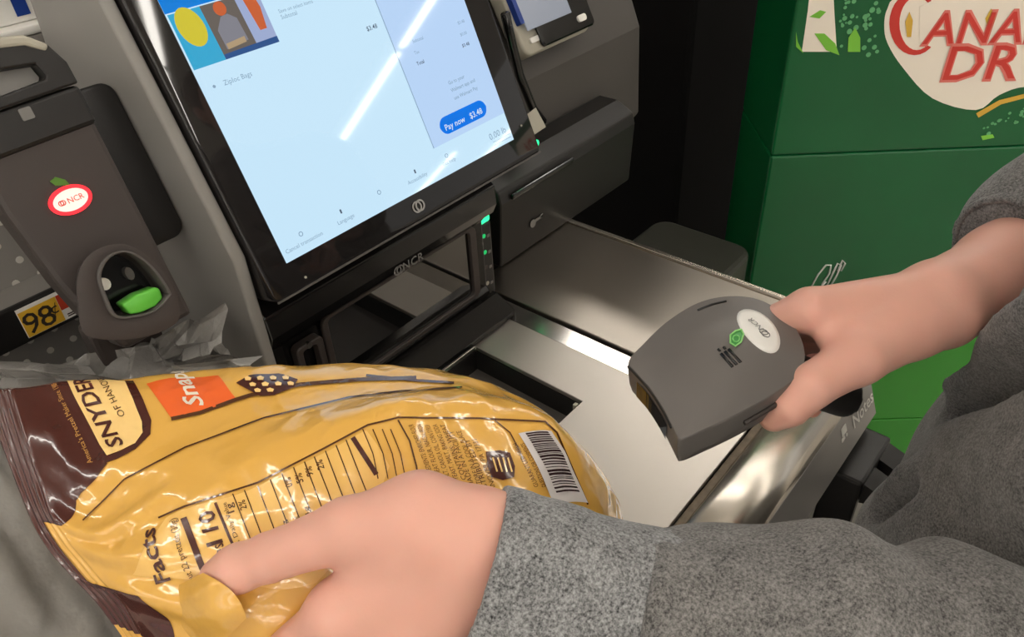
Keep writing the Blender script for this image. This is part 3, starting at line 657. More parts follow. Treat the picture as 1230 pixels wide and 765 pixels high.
if (Nn[2*NU, 5*NV]@(EYE-S[2*NU, 5*NV])) < 0: Nn = -Nn
sh_ = S.shape; Pf = S.reshape(-1, 3)
vI = np.tile(np.arange(sh_[1])/NV, sh_[0]); uI = np.repeat(np.arange(sh_[0])/NU, sh_[1])
env = np.clip(vI/1.0, 0, 1)*np.clip((nb-1-vI)/.8, 0, 1)
wr = .0024*(ridged(Pf*np.array([26, 26, 26])+1.7)-.62)+.0013*(ridged(Pf*62+8.1)-.6)
wr += .0022*np.exp(-((vI-1.2)/.8)**2)*np.sin(uI*9+vI*3)
crimp = .0006*np.sin(vI*2*math.pi/.11)*np.clip((.5-vI)/.1, 0, 1)
S = (Pf+Nn.reshape(-1, 3)*((wr*env)+crimp)[:, None]).reshape(sh_)
Nn2 = normals(S); Nn2 *= np.sign((Nn2*Nn).sum(2, keepdims=True))
F = []
for i in range(sh_[0]):
    i2 = (i+1) % sh_[0]
    for j in range(sh_[1]-1): F.append((i*sh_[1]+j, i2*sh_[1]+j, i2*sh_[1]+j+1, i*sh_[1]+j+1))
def film(name, c, rough=.24):
    m = mat(name, c, rough, spec=.5, coat=.8, bump=(46, .25, .0035)); nt = m.node_tree; bp = [n for n in nt.nodes if n.type == 'BUMP'][0]; b = nt.nodes['Principled BSDF']; tc = [n for n in nt.nodes if n.type == 'TEX_COORD'][0]
    vo = nt.nodes.new('ShaderNodeTexVoronoi'); vo.feature = 'SMOOTH_F1'; vo.inputs['Scale'].default_value = 34; vo.inputs['Smoothness'].default_value = .25
    b2 = nt.nodes.new('ShaderNodeBump'); b2.inputs['Strength'].default_value = .3; b2.inputs['Distance'].default_value = .006
    nt.links.new(tc.outputs['Object'], vo.inputs['Vector']); nt.links.new(vo.outputs['Distance'], b2.inputs['Height']); nt.links.new(bp.outputs['Normal'], b2.inputs['Normal'])
    nt.links.new(b2.outputs['Normal'], b.inputs['Normal']); nt.links.new(b2.outputs['Normal'], b.inputs['Coat Normal']); return m
B_ = dict(y=film('bag_yellow', rgb(224, 172, 80)), br=film('bag_brown', rgb(72, 30, 22)), be=film('bag_cream', rgb(246, 206, 132)), o=film('bag_orange', rgb(238, 104, 44)), w=film('bag_white', rgb(240, 226, 205)), ink=film('bag_ink', rgb(82, 48, 22)), pk=film('bag_pale', rgb(238, 190, 104)), gold=film('bag_gold', rgb(205, 150, 80)), gry=film('bag_barcode_grey', rgb(215, 208, 205)), blk=film('bag_barcode_ink', rgb(58, 40, 42)))
pbag = obj('pretzel_bag', (S.reshape(-1, 3), F), B_['y'], None, True)
tag(pbag, 'yellow and brown glossy pretzel bag gripped by the left hand', 'snack bag')
# pixel -> (u, v) of the front of the bag, to find where each print sits
_fr = S[:int(4.35*NU)]
_q = (_fr.reshape(-1, 3)-EYE)@RW; _px = CX+FPX*_q[:, 0]/_q[:, 2]; _py = CY+FPX*_q[:, 1]/_q[:, 2]
_facing = (Nn2[:int(4.35*NU)].reshape(-1, 3)*(EYE-_fr.reshape(-1, 3))).sum(1) > 0
_pxa = _px; _px = np.where(_facing, _px, 1e6)
def uv(px, py):
    k = np.argmin((_px-px)**2+(_py-py)**2); return np.array([k//sh_[1]/NU, k % sh_[1]/NV])
def on_bag(U, V, off):
    a = np.clip(U*NU, 0, sh_[0]-1.001); b = np.clip(V*NV, 0, sh_[1]-1.001); i = a.astype(int); j = b.astype(int); fa = (a-i)[:, None]; fb = (b-j)[:, None]
    g = lambda X: X[i, j]*(1-fa)*(1-fb)+X[i+1, j]*fa*(1-fb)+X[i, j+1]*(1-fa)*fb+X[i+1, j+1]*fa*fb
    return g(S)+g(Nn2)*off
def warp(quad):
    """quad: pixel corners where the print's lower-left, lower-right, upper-right, upper-left sit; gives a map from the unit square"""
    c = [uv(*p) for p in quad]
    def m(s, t):
        s = s[:, None]; t = t[:, None]
        return c[0]*(1-s)*(1-t)+c[1]*s*(1-t)+c[2]*s*t+c[3]*(1-s)*t
    return m
def bpatch(name, quad, m, off, n=(14, 14), left=None, right=None, par=None, sub=(0, 1, 0, 1)):
    W = warp(quad) if not callable(quad) else quad
    s, t = np.meshgrid(np.linspace(sub[0], sub[1], n[0]), np.linspace(sub[2], sub[3], n[1]), indexing='ij'); q = W(s.ravel(), t.ravel())
    F = [(i*n[1]+j, (i+1)*n[1]+j, (i+1)*n[1]+j+1, i*n[1]+j+1) for i in range(n[0]-1) for j in range(n[1]-1)]
    return obj(name, (on_bag(q[:, 0], q[:, 1], off), F), m, par or pbag, True)
def btext(s, quad, m, off=.0011, par=None, ext=1., **k):
    """text stretched over a quad (lower-left = start of the baseline)"""
    v, f, wd = text2d(s, **k); W = warp(quad) if not callable(quad) else quad
    y0, y1 = (0, .72)
    q = W(v[:, 0]/wd*ext, (v[:, 1]-y0)/(y1-y0)); return obj('lettering', (on_bag(q[:, 0], q[:, 1], off), f), m, par or pbag)
def bpoly(name, pts, m, off, rings_=12, par=None):
    """filled outline given in pixels, fanned in rings about its centre so that it follows the surface"""
    c = np.array([uv(*p) for p in pts]); n = len(c)
    d = []; 
    for i in range(n):
        for t in np.linspace(0, 1, 8, endpoint=False): d.append(c[i]*(1-t)+c[(i+1) % n]*t)
    d = np.array(d); n = len(d); ce = d.mean(0)
    V = np.concatenate([[ce]]+[ce+(d-ce)*(k+1)/rings_ for k in range(rings_)])
    F = [(0, 1+i, 1+(i+1) % n) for i in range(n)]
    for k in range(rings_-1):
        for i in range(n): F.append((1+k*n+i, 1+(k+1)*n+i, 1+(k+1)*n+(i+1) % n, 1+k*n+(i+1) % n))
    return obj(name, (on_bag(V[:, 0], V[:, 1], off), F), m, par or pbag, True)
def bline(pts, wpx, m, off=.0009, name='line_print', par=None):
    P = []; pts = np.array(pts, float)
    for a, b in zip(pts[:-1], pts[1:]):
        k = max(2, int(np.linalg.norm(b-a)/10))
        for t in np.linspace(0, 1, k, endpoint=False): P.append(a*(1-t)+b*t)
    P.append(pts[-1]); P = np.array(P); t = np.gradient(P, axis=0); t /= np.linalg.norm(t, axis=1, keepdims=True); nn = np.column_stack([-t[:, 1], t[:, 0]])
    L = np.array([uv_s(*p) for p in np.concatenate([P+nn*wpx/2, P-nn*wpx/2])]); n = len(P)
    return obj(name, (on_bag(L[:, 0], L[:, 1], off), [(i, i+1, n+i+1, n+i) for i in range(n-1)]), m, par or pbag, True)
def uv_s(px, py):
    """sub-cell version of uv"""
    k = np.argmin((_px-px)**2+(_py-py)**2); i, j = k//sh_[1], k % sh_[1]
    i = min(max(i, 1), len(_fr)-2); j = min(max(j, 1), sh_[1]-2)
    g = lambda a, b: np.array([_pxa[a*sh_[1]+b], _py[a*sh_[1]+b]])
    Jm = np.column_stack([(g(i+1, j)-g(i-1, j))/2, (g(i, j+1)-g(i, j-1))/2])
    try: d = np.clip(np.linalg.solve(Jm, np.array([px, py])-g(i, j)), -1, 1)
    except np.linalg.LinAlgError: d = np.zeros(2)
    return np.array([(i+d[0])/NU, (j+d[1])/NV])
uv = uv_s
# brown cap with the cream name plaque
def vpatch(name, u0, u1, v0, v1f, m, off, n=(260, 66)):
    us = np.linspace(u0, u1, n[0]); P = []
    for u_ in us:
        for t in np.linspace(0, 1, n[1]): P.append((u_, v0+(v1f(u_)-v0)*t))
    P = np.array(P); F = [(i*n[1]+j, (i+1)*n[1]+j, (i+1)*n[1]+j+1, i*n[1]+j+1) for i in range(n[0]-1) for j in range(n[1]-1)]
    return obj(name, (on_bag(P[:, 0], P[:, 1], off), F), m, pbag, True)
vb = [uv(78, 607), uv(112, 580), uv(122, 560), uv(140, 545)]
vpatch('brown_cap', .75, 5.2, 0.0, lambda u_: float(np.interp(u_, [.75, 1.0, 1.35, 1.45, 2.55, 2.7, 3.1, 3.3, 3.8, 5.2], [.95, .95, .85, .18, .22, .55, .95, 1.1, 1.25, 1.3])), B_['br'], .0004)
bpoly('brown_cap', [(25, 478), (76, 461), (100, 500), (129, 557), (114, 577), (98, 592), (84, 608), (62, 608), (42, 560)], B_['br'], .0005, 16)
bpoly('plaque_border', [(70, 455), (96, 495), (115, 530), (128, 556), (140, 552), (163, 540), (181, 522), (182, 505), (172, 480), (160, 458)], B_['br'], .0006)
plq = bpoly('name_plaque', [(80, 457), (102, 500), (120, 535), (129, 548), (145, 542), (163, 533), (172, 520), (171, 507), (160, 480), (150, 459)], B_['be'], .0010)
btext("SNYDER'S", [(150, 535), (112, 466), (92, 470), (130, 540)], B_['br'], .0015, bold=.02, ext=1.55)
btext('OF HANOVER', [(152, 500), (132, 466), (124, 469), (144, 503)], B_['ink'], .0015, ext=1.8)
btext("America's Pretzel Maker Since 1909", [(112, 556), (72, 470), (66, 473), (106, 559)], B_['gold'], .0010, ext=1.2)
# orange banner with script word, pretzel picture
bpoly('orange_banner', [(176, 462), (205, 455), (262, 452), (284, 480), (265, 488), (240, 496), (206, 503)], B_['o'], .0008)
btext('Snaps', [(246, 488), (227, 457), (207, 461), (226, 493)], B_['w'], .0014, shear=.3, bold=.02, ext=1.7)
bline([(206, 504), (240, 497), (284, 481), (300, 476), (360, 463), (430, 457), (500, 455)], 4.5, B_['ink'], .0010)
icn = bpoly('pretzel_picture', [(284, 461), (300, 452), (335, 450), (358, 457), (352, 467), (330, 476), (313, 477), (300, 470)], B_['br'], .0012)
for k in range(10):
    r_, c_ = divmod(k, 4) if k < 8 else (2, k-8)
    x = 298+c_*15+r_*6; y = 457+r_*7-c_*.3
    bpoly('pretzel_hole', [(x-4, y-1.5), (x, y-3), (x+4.5, y-1), (x+3.5, y+2), (x-2.5, y+2)], B_['be'], .0018, 2, icn)
# printed rules
bline([(100, 626), (150, 576), (223, 538), (317, 503), (420, 478), (480, 471), (555, 466)], 1.8, B_['ink'])
bline([(191, 622), (223, 608), (310, 580), (380, 544), (442, 511), (478, 502), (576, 503), (654, 507), (668, 520), (705, 606)], 2.2, B_['ink'])
bline([(440, 452), (470, 455), (500, 458), (545, 461)], 3.0, B_['ink'])
# nutrition panel
bpoly('nutrition_panel', [(160, 690), (176, 655), (200, 622), (225, 611), (312, 583), (382, 548), (440, 517), (468, 560), (440, 640), (380, 700), (250, 700)], B_['pk'], .0005, 14)
btext('Facts', [(206, 697), (188, 634), (170, 640), (188, 703)], B_['br'], .0012, bold=.02)
btext('about 22 pretzels (30g)', [(236, 706), (212, 622), (204, 626), (228, 710)], B_['ink'], .0010)
bline([(221, 622), (240, 672), (256, 712)], 8, B_['br'], .0010)
btext('Calories', [(284, 700), (268, 652), (252, 658), (268, 706)], B_['br'], .0010)
btext('110', [(268, 652), (257, 612), (238, 618), (249, 658)], B_['br'], .0012, bold=.02)
bline([(259, 604), (284, 665)], 3.5, B_['br'], .0010)
btext('% Daily Value', [(290, 655), (272, 603), (267, 606), (285, 657)], B_['ink'], .0010)
rows_ = [('1%', 271, 600), ('2%', 286, 594), ('0%', 338, 576), ('0%', 352, 570), ('10%', 368, 562), ('8%', 380, 553)]
for k, x in enumerate((280, 294, 310, 325, 339, 353, 366, 378, 391, 404, 416)):
    y = float(np.interp(x, [223, 310, 380, 442], [611, 584, 548, 515]))
    bline([(x, y), (x+24, y+62)], 1.5, B_['ink'], .0010)
for s, x, y in (('1g', 273, 604), ('2%', 288, 600), ('0%', 343, 573), ('5%', 356, 568), ('9%', 368, 560), ('2%', 381, 552)):
    btext(s, [(x+9, y+11), (x+6, y), (x-2, y+3), (x+1, y+14)], B_['ink'], .0010, bold=.01)
for s, x, y in (('0g', 344, 624), ('110mg', 357, 620), ('24g', 370, 608)):
    btext(s, [(x+6, y+20), (x, y), (x-6, y+2), (x, y+22)], B_['ink'], .0010)
bline([(424, 526), (440, 551), (452, 570)], 6, B_['br'], .0010)
for x in (430, 442, 453, 463): bline([(x+6, 516), (x+18, 545), (x+24, 575)], 1.3, B_['ink'], .0010)
ing = ['INGREDIENTS: ENRICHED FLOUR', 'WHEAT FLOUR, NIACIN, IRON', 'SALT, CANOLA OIL, CORN SYRUP', 'YEAST, MALT, BAKING SODA', 'CONTAINS: WHEAT', 'MADE IN A FACILITY', 'STORE IN A COOL PLACE', 'DISTRIBUTED BY', 'HANOVER, PA 17331']
for k, s in enumerate(ing):
    x = 500+k*9.5; top = 510+(8 if k > 4 else 0)+(10 if k > 6 else 0)
    btext(s, [(x+22, top+66), (x-4, top), (x-10, top+1), (x+16, top+67)], B_['ink'], .0010)
bline([(478, 505), (492, 530), (500, 560), (503, 585)], 2, B_['ink'])
bline([(594, 505), (612, 520), (620, 535), (628, 552)], 1.5, B_['ink'])
bd = bpoly('dark_badge', [(583, 543), (600, 541), (612, 544), (618, 560), (617, 573), (603, 577), (590, 573), (585, 560)], B_['br'], .0010)
for k in range(4): bline([(591+k*6, 550), (596+k*6, 567)], 2.0, B_['be'], .0016, 'badge_line', bd)
for k, s in enumerate(('GUARANTEED FRESH', 'QUESTIONS OR COMMENTS')):
    x = 622+k*9; btext(s, [(x+24, 584), (x-2, 532), (x-7, 534), (x+19, 586)], B_['ink'], .0010)
bcq = [(660, 597), (622, 521), (660, 518), (697, 594)]
bc = bpatch('barcode_label', [(665, 606), (622, 521), (661, 518), (705, 604)], B_['gry'], .0010)
W = warp([(665, 606), (622, 521), (661, 518), (705, 604)])
x = .14; rs = random.Random(5)
while x < .97:
    wv = rs.choice([.010, .016, .024, .032])
    bpatch('bar', W, B_['blk'], .0016, (3, 10), par=bc, sub=(x, min(x+wv, .98), .16, .84)); x += wv+rs.choice([.012, .018, .026])

# the fold pinched up over the thumb tip
def fold_sheet(e0, e1, b0, b1, n=30):
    P = []
    for i in range(n):
        s = i/(n-1)
        for j in range(n):
            t = j/(n-1); e_ = e0*(1-s)+e1*s+(e1-e0)*.0; q = e_*(1-t)+(b0*(1-s)+b1*s)*t
            up_ = .014*math.sin(math.pi*min(1, t+.12))*(math.sin(math.pi*min(1, s*.92+.02))**.6)-.016*t**3-.012*max(0, .22-s)/.22*(.3+t)
            q = q+unit(EYE-q)*up_+unit(e0-b0)*.006*math.sin(math.pi*s)*(1-t)
            P.append(q+unit(EYE-q)*.0015*math.sin(9*s+5*t))
    return np.array(P), [(i*n+j, (i+1)*n+j, (i+1)*n+j+1, i*n+j+1) for i in range(n-1) for j in range(n-1)]
obj('pinched_fold', fold_sheet(D(244, 688, .424), D(296, 742, .427), D(176, 722, .441), D(230, 812, .443)), B_['y'], pbag, True)
# ------------------------------------------------------------------ hand scanner
FL_, FR_, RC_ = D(755, 437, .512), D(812, 518, .470), D(957, 430, .502)
mid = (FL_+FR_)/2; gF = unit(mid-RC_); gS = FR_-FL_; gS = unit(gS-gF*(gS@gF)); gN = np.cross(gF, gS)
if gN@(EYE-mid) < 0: gN = -gN
gL = np.linalg.norm(mid-RC_); gO = RC_
gun = thing('hand_scanner', gO, 'charcoal hand scanner with white oval logo held in the right hand', 'hand scanner')
gunm = mat('scanner_charcoal', rgb(104, 99, 95), .42, bump=(1500, .12, .0002))
# head: a smooth outline in the plane of the shell, crowned above and walled below
OUT_PX = [(755, 437), (775, 411), (803, 385), (838, 364), (872, 356), (905, 358), (932, 370), (952, 389), (964, 412), (966, 436), (953, 455), (926, 474), (890, 494), (850, 513), (815, 526), (806, 508), (795, 487), (778, 462)]
def plane_sf(px, py): q_ = onpl((px, py), gO, gN)-gO; return np.array([q_@gS, q_@gF])
_o = np.array([plane_sf(*q_) for q_ in OUT_PX])
def dense(o, n):
    r_ = []; m = len(o)
    for i in range(m):
        corner = i in (0, 14, 13, 17)
        for t in np.linspace(0, 1, n, endpoint=False):
            a_, b_, c_, d_ = o[i-1], o[i], o[(i+1) % m], o[(i+2) % m]
            r_.append(b_*(1-t)+c_*t if i in (14, 17) else .5*(2*b_+(c_-a_)*t+(2*a_-5*b_+4*c_-d_)*t*t+(-a_+3*b_-3*c_+d_)*t**3))
    return np.array(r_)
OUTL = dense(_o, 6); OCE = OUTL.mean(0)+np.array([0., 0.])
_ang = np.arctan2(*(OUTL-OCE).T[::-1]); _rad = np.linalg.norm(OUTL-OCE, axis=1); _od = np.argsort(_ang)
def rfrac(sf):
    v = sf-OCE; a_ = math.atan2(v[1], v[0]); return np.linalg.norm(v)/np.interp(a_, _ang[_od], _rad[_od], period=2*math.pi)
CROWN = .0125
_k = 22; OSM = sum(np.roll(OUTL, j, 0) for j in range(-_k, _k+1))/(2*_k+1); OSM = OCE+(OSM-OCE)*1.12
def ringpt(i, r): b_ = r**5; return OCE+((1-b_)*OSM[i]+b_*OUTL[i]-OCE)*r
def hcrown(r): return CROWN*(1-min(1., r)**2.6)
V_, F_ = [gO+gS*OCE[0]+gF*OCE[1]+gN*CROWN], []; no = len(OUTL); NR = 26
def pos(sf, h): return gO+gS*sf[0]+gF*sf[1]+gN*h
for k in range(1, NR+1):
    r_ = math.sin(math.pi/2*k/NR)
    for i in range(no): V_.append(pos(ringpt(i, r_), hcrown(r_)))
for dh, scl in ((-.0025, 1.006), (-.010, 1.0), (-.020, .985), (-.028, .95), (-.031, .88), (-.032, .4)):
    for q_ in OUTL: V_.append(pos(OCE+(q_-OCE)*scl, dh))
F_ += [(0, 1+i, 1+(i+1) % no) for i in range(no)]
nr = NR+6
for k in range(nr-1):
    for i in range(no): F_.append((1+k*no+i, 1+(k+1)*no+i, 1+(k+1)*no+(i+1) % no, 1+k*no+(i+1) % no))
F_.append(tuple(1+(nr-1)*no+i for i in range(no)))
obj('head', (np.array(V_), F_), gunm, gun, True)
fr_ = OUTL[15*6:18*6]; fr_ = np.concatenate([OUTL[14*6+5:15*6], fr_, OUTL[:1]])
obj('front_lip', tube([pos(q_, -.002) for q_ in fr_], .0014, 6), M['black'], gun, True)
obj('front_window', ([pos(q_+np.array([0, .0008]), h) for h in (-.007, -.022) for q_ in (fr_[3:-3])], [(i, i+1, len(fr_)-6+i+1, len(fr_)-6+i) for i in range(len(fr_)-7)]), M['glass'], gun)
_T = np.array(V_[:1+NR*no])-gO; _SF = np.stack([_T@gS, _T@gF], 1); _HH = _T@gN
def gtop(s, t):
    sf = np.array([s, t*gL]); dd = ((_SF-sf)**2).sum(1); k_ = np.argpartition(dd, 4)[:4]; w_ = 1/(dd[k_]+1e-9); return pos(sf, float((w_*_HH[k_]).sum()/w_.sum()))
def ghit(px, py):
    """where the crown lies below a pixel"""
    h = .012
    for _ in range(25):
        p = onpl((px, py), gO+gN*h, gN)-gO; s_, t_ = p@gS, (p@gF)/gL
        h = .6*h+.4*float((gtop(s_, t_)-gO)@gN)
    return s_, t_
def gpatch(outline, off, name, m, par, rings_=5, thick=True):
    ce = np.mean(outline, 0); o = np.array(outline); n = len(o)
    q = np.concatenate([[ce]]+[ce+(o-ce)*(k+1)/rings_ for k in range(rings_)])
    V = [gtop(*x)+gN*off for x in q]; F = [(0, 1+i, 1+(i+1) % n) for i in range(n)]
    for k in range(rings_-1):
        for i in range(n): F.append((1+k*n+i, 1+(k+1)*n+i, 1+(k+1)*n+(i+1) % n, 1+k*n+(i+1) % n))
    b0 = 1+(rings_-1)*n; e0 = len(V)
    V += [gtop(*x)-gN*.001 for x in q[b0:]]
    for i in range(n): F.append((b0+i, e0+i, e0+(i+1) % n, b0+(i+1) % n))
    return obj(name, (np.array(V), F), m, par, True)
def gtext(s, c, xa, size, off, m, par, **k):
    """text centred at (side,along) c with its reading direction xa in (side, along*gL)"""
    v, f, wd = text2d(s, **k); v = v*size; v = v-np.array([wd*size/2, .35*size]); ya = np.array([-xa[1], xa[0]])*TXF
    P = [gtop(c[0]+a*xa[0]+b*ya[0], c[1]+(a*xa[1]+b*ya[1])/gL)+gN*off for a, b in v]
    return obj('lettering', (np.array(P), f), m, par)
oc = np.array(ghit(911, 394)); e1 = np.array(ghit(936, 417)); e2 = np.array(ghit(889, 373)); f1_ = np.array(ghit(899, 408))
ov = [oc+(e1-e2)/2*math.cos(a)+(f1_-oc)*.98*math.sin(a) for a in np.linspace(0, 2*math.pi, 36, endpoint=False)]
stk = gpatch(ov, .0008, 'oval_sticker', M['white'], gun)
ax = np.array([(e1-e2)[0], (e1-e2)[1]*gL]); ax = -ax/np.linalg.norm(ax)
sgn = np.cross(gF, gS)@gN
TXF = 1.
# letters read towards the upper left when seen from above
yy_ = np.array([-ax[1], ax[0]]); 
TXF = 1. if (np.cross(gS*ax[0]+gF*ax[1], gS*yy_[0]+gF*yy_[1])@gN) > 0 else -1.
gtext('NCR', oc+np.array([.0035*ax[0], .0035*ax[1]/gL]), ax, .0062, .0013, M['greyprint'], stk)
rc_ = oc-np.array([.0062*ax[0], .0062*ax[1]/gL])
obj('logo', join(*[tube([gtop(rc_[0]+d_*ax[0]+.0026*math.cos(a), rc_[1]+(d_*ax[1]+.0026*math.sin(a))/gL)+gN*.0011 for a in np.linspace(0, 2*math.pi, 17)], .00035, 5) for d_ in (-.001, .001)]), M['greyprint'], stk)
gr = np.array(ghit(884, 407)); g2 = np.array([.0, .0])
gleaf = gpatch([ghit(*p) for p in ((890, 397), (893, 403), (890, 412), (883, 417), (877, 413), (877, 404), (883, 399))], .0008, 'green_button', mat('button_green', rgb(70, 150, 75), .4), gun)
obj('button_ring', tube([gtop(*ghit(*p))+gN*.0012 for p in ((890, 397), (893, 403), (890, 412), (883, 417), (877, 413), (877, 404), (883, 399), (890, 397))], .0006, 5), mat('button_ring', rgb(150, 215, 130), .4), gleaf)
obj('button_mark', tube([gtop(*ghit(884+4*math.cos(a), 408+4*math.sin(a)))+gN*.0012 for a in np.linspace(0, 2*math.pi, 13)], .0005, 5), mat('button_mark', rgb(130, 205, 120), .4), gleaf)
for k in range(3):
    a, b = ((866, 425), (881, 442)), None
    p0, p1 = (866+k*4.6, 425-k*2.7), (880+k*4.9, 441-k*2.7)
    obj('speaker_slot', tube([gtop(*ghit(*p0))+gN*.0001, gtop(*ghit(*p1))+gN*.0001], .0011, 6), M['gloss'], gun, True)
for p in ((862.5, 419.5), (869, 417)): obj('speaker_slot', tube([gtop(*ghit(*p))+gN*.0001, gtop(*ghit(p[0]+2.5, p[1]+2.5))+gN*.0001], .0009, 6), M['gloss'], gun, True)
# shallow groove on the far side of the crown and trim ring at the back
obj('side_groove', tube([gtop(*ghit(*p))+gN*.0002 for p in ((838, 373), (855, 366), (872, 362))], .0010, 6), M['black'], gun, True)
obj('rear_trim', tube([pos(OCE+(q_-OCE)*1.02, -.013) for q_ in OUTL[5*6:12*6]], .0018, 8), M['charcoal'], gun, True)
h0, h1 = D(925, 440, .530), D(1012, 474, .580)
hax = unit(h1-h0)
def fgrip(P):
    d = rc(P, h0, h1, .0165, .0145); e = rc(P, h0+gS*.003, h1+gS*.003, .0165, .0145)
    return np.maximum(smin(d, e, .004), (P-(h1+hax*.002))@hax)
P_ = np.array([h0, h1]); obj('grip', relax(sdf_mesh(fgrip, P_.min(0)-.03, P_.max(0)+.03, .0025), 2), M['black'], gun, True)
obj('trigger', tube([D(900, 440, .545), D(905, 448, .556), D(918, 455, .566)], [.005, .006, .005], 10), M['gloss'], gun, True)

# ------------------------------------------------------------------ person
def J(px, py, d, r): return (D(px, py, d), r)
skin = mat('skin', rgb(224, 170, 152), .45, spec=.35, sss=.25, vary=(28, .07), bump=(420, .12, .0006))
# left hand
L_wr1, L_wr2 = J(588, 655, .430, .0255), J(572, 692, .436, .0265)
Lf = [J(900, 768, .436, .034), L_wr1]
Lth = [J(505, 622, .424, .0235), J(418, 636, .424, .0170), J(330, 667, .430, .0132), J(285, 683, .4335, .0128), J(262, 692, .437, .0105)]
Li = [J(560, 670, .428, .020), J(405, 738, .432, .0155), J(330, 790, .446, .0112), J(285, 822, .468, .0098), J(290, 835, .488, .0088)]
Lm = [J(560, 690, .430, .020), J(452, 788, .436, .0160), J(380, 850, .452, .0115), J(340, 868, .478, .0100), J(350, 870, .50, .009)]
Lr = [J(565, 705, .434, .018), J(492, 815, .444, .0145), J(440, 880, .462, .0105), J(410, 893, .485, .0095), J(420, 890, .505, .0085)]
Lp = [J(570, 715, .438, .017), J(528, 828, .455, .0130), J(495, 885, .472, .0095), J(475, 900, .49, .0085), J(480, 897, .505, .0075)]
def fleft(P):
    d = smin(chain(P, Lf, .01), rc(P, *[x for y in (L_wr1, L_wr2) for x in ()] or (L_wr1[0], L_wr2[0], L_wr1[1], L_wr2[1])), .012)
    d = smin(d, rc(P, D(900, 768, .436), L_wr2[0], .034, .0265), .012)
    palm = rc(P, L_wr1[0], Li[1][0], .024, .0165)
    for q in (Lm, Lr, Lp): palm = smin(palm, rc(P, q[0][0], q[1][0], q[0][1], q[1][1]), .012)
    d = smin(d, palm, .014)
    d = smin(d, rc(P, D(545, 640, .426), Lth[0][0], .026, .0225), .014)                     # ball of the thumb
    d = smin(d, rc(P, Lth[0][0], Lth[1][0], Lth[0][1], Lth[1][1]), .012)
    d = smin(d, rc(P, D(480, 660, .428), D(420, 715, .432), .020, .012), .014)               # web between thumb and forefinger
    d = smin(d, chain(P, Lth[1:], .006), .005)
    fingers = None
    for q in (Li, Lm, Lr, Lp):
        e = chain(P, q[1:], .004); fingers = e if fingers is None else np.minimum(fingers, e)
    d = smin(d, fingers, .006)
    for c, r in ((Li[1][0], .0185), (Lm[1][0], .0185)): d = smin(d, np.linalg.norm(P-c, axis=1)-r*.92, .008)
    # creases at the thumb joint
    for t in (.93, 1.0):
        c = Lth[2][0]*t+Lth[1][0]*(1-t); a = unit(Lth[2][0]-Lth[1][0])
        ringd = np.sqrt(((P-c)@a)**2+(np.linalg.norm((P-c)-np.outer((P-c)@a, a), axis=1)-.0142)**2)
        d = d+.0007*np.exp(-(ringd/.0022)**2)
    return d
allL = np.array([x[0] for q in (Lth, Li, Lm, Lr, Lp, [L_wr1, L_wr2]) for x in q]+[D(740, 725, .434)])
left_arm = relax(sdf_mesh(fleft, allL.min(0)-.035, allL.max(0)+.035, .0024), 2)
# right hand
Rf = [J(1265, 308, .602, .043), J(1215, 330, .580, .0375), J(1130, 358, .543, .0270)]
Rth = [J(1095, 392, .528, .0210), J(1030, 430, .507, .0172), J(972, 465, .497, .0138), J(948, 487, .500, .0125), J(929, 501, .507, .0098)]
Ri = [J(1120, 358, .538, .021), J(972, 372, .523, .0145), J(915, 392, .548, .0108), J(893, 425, .562, .0095), J(915, 448, .566, .0085)]
Rm = [J(1120, 366, .548, .021), J(985, 385, .547, .0145), J(928, 398, .574, .0108), J(915, 452, .578, .0098), J(948, 497, .556, .0090)]
Rr = [J(1120, 372, .556, .019), J(1010, 400, .566, .0135), J(955, 410, .592, .0104), J(935, 462, .595, .0094), J(955, 496, .570, .0086)]
Rp = [J(1115, 378, .562, .018), J(1035, 415, .582, .0125), J(985, 430, .604, .0094), J(955, 472, .604, .0086), J(975, 490, .590, .0078)]
def fright(P):
    d = chain(P, Rf, .02); palm = None
    for q in (Ri, Rm, Rr, Rp):
        e = rc(P, q[0][0], q[1][0], q[0][1], q[1][1]); palm = e if palm is None else smin(palm, e, .010)
    d = smin(d, palm, .014)
    d = smin(d, rc(P, D(1130, 375, .538), Rth[0][0], .025, .0205), .014)
    d = smin(d, rc(P, Rth[0][0], Rth[1][0], Rth[0][1], Rth[1][1]), .010)
    d = smin(d, rc(P, D(1060, 392, .525), D(1000, 404, .518), .018, .011), .010)
    d = smin(d, chain(P, Rth[1:], .006), .006)
    fingers = None
    for q in (Ri, Rm, Rr, Rp):
        e = chain(P, q[1:], .004); fingers = e if fingers is None else np.minimum(fingers, e)
    return smin(d, fingers, .005)
allR = np.array([x[0] for q in (Rth, Ri, Rm, Rr, Rp) for x in q]+[D(1265, 308, .602)])
right_arm = relax(sdf_mesh(fright, allR.min(0)-.045, allR.max(0)+.045, .0025), 2)
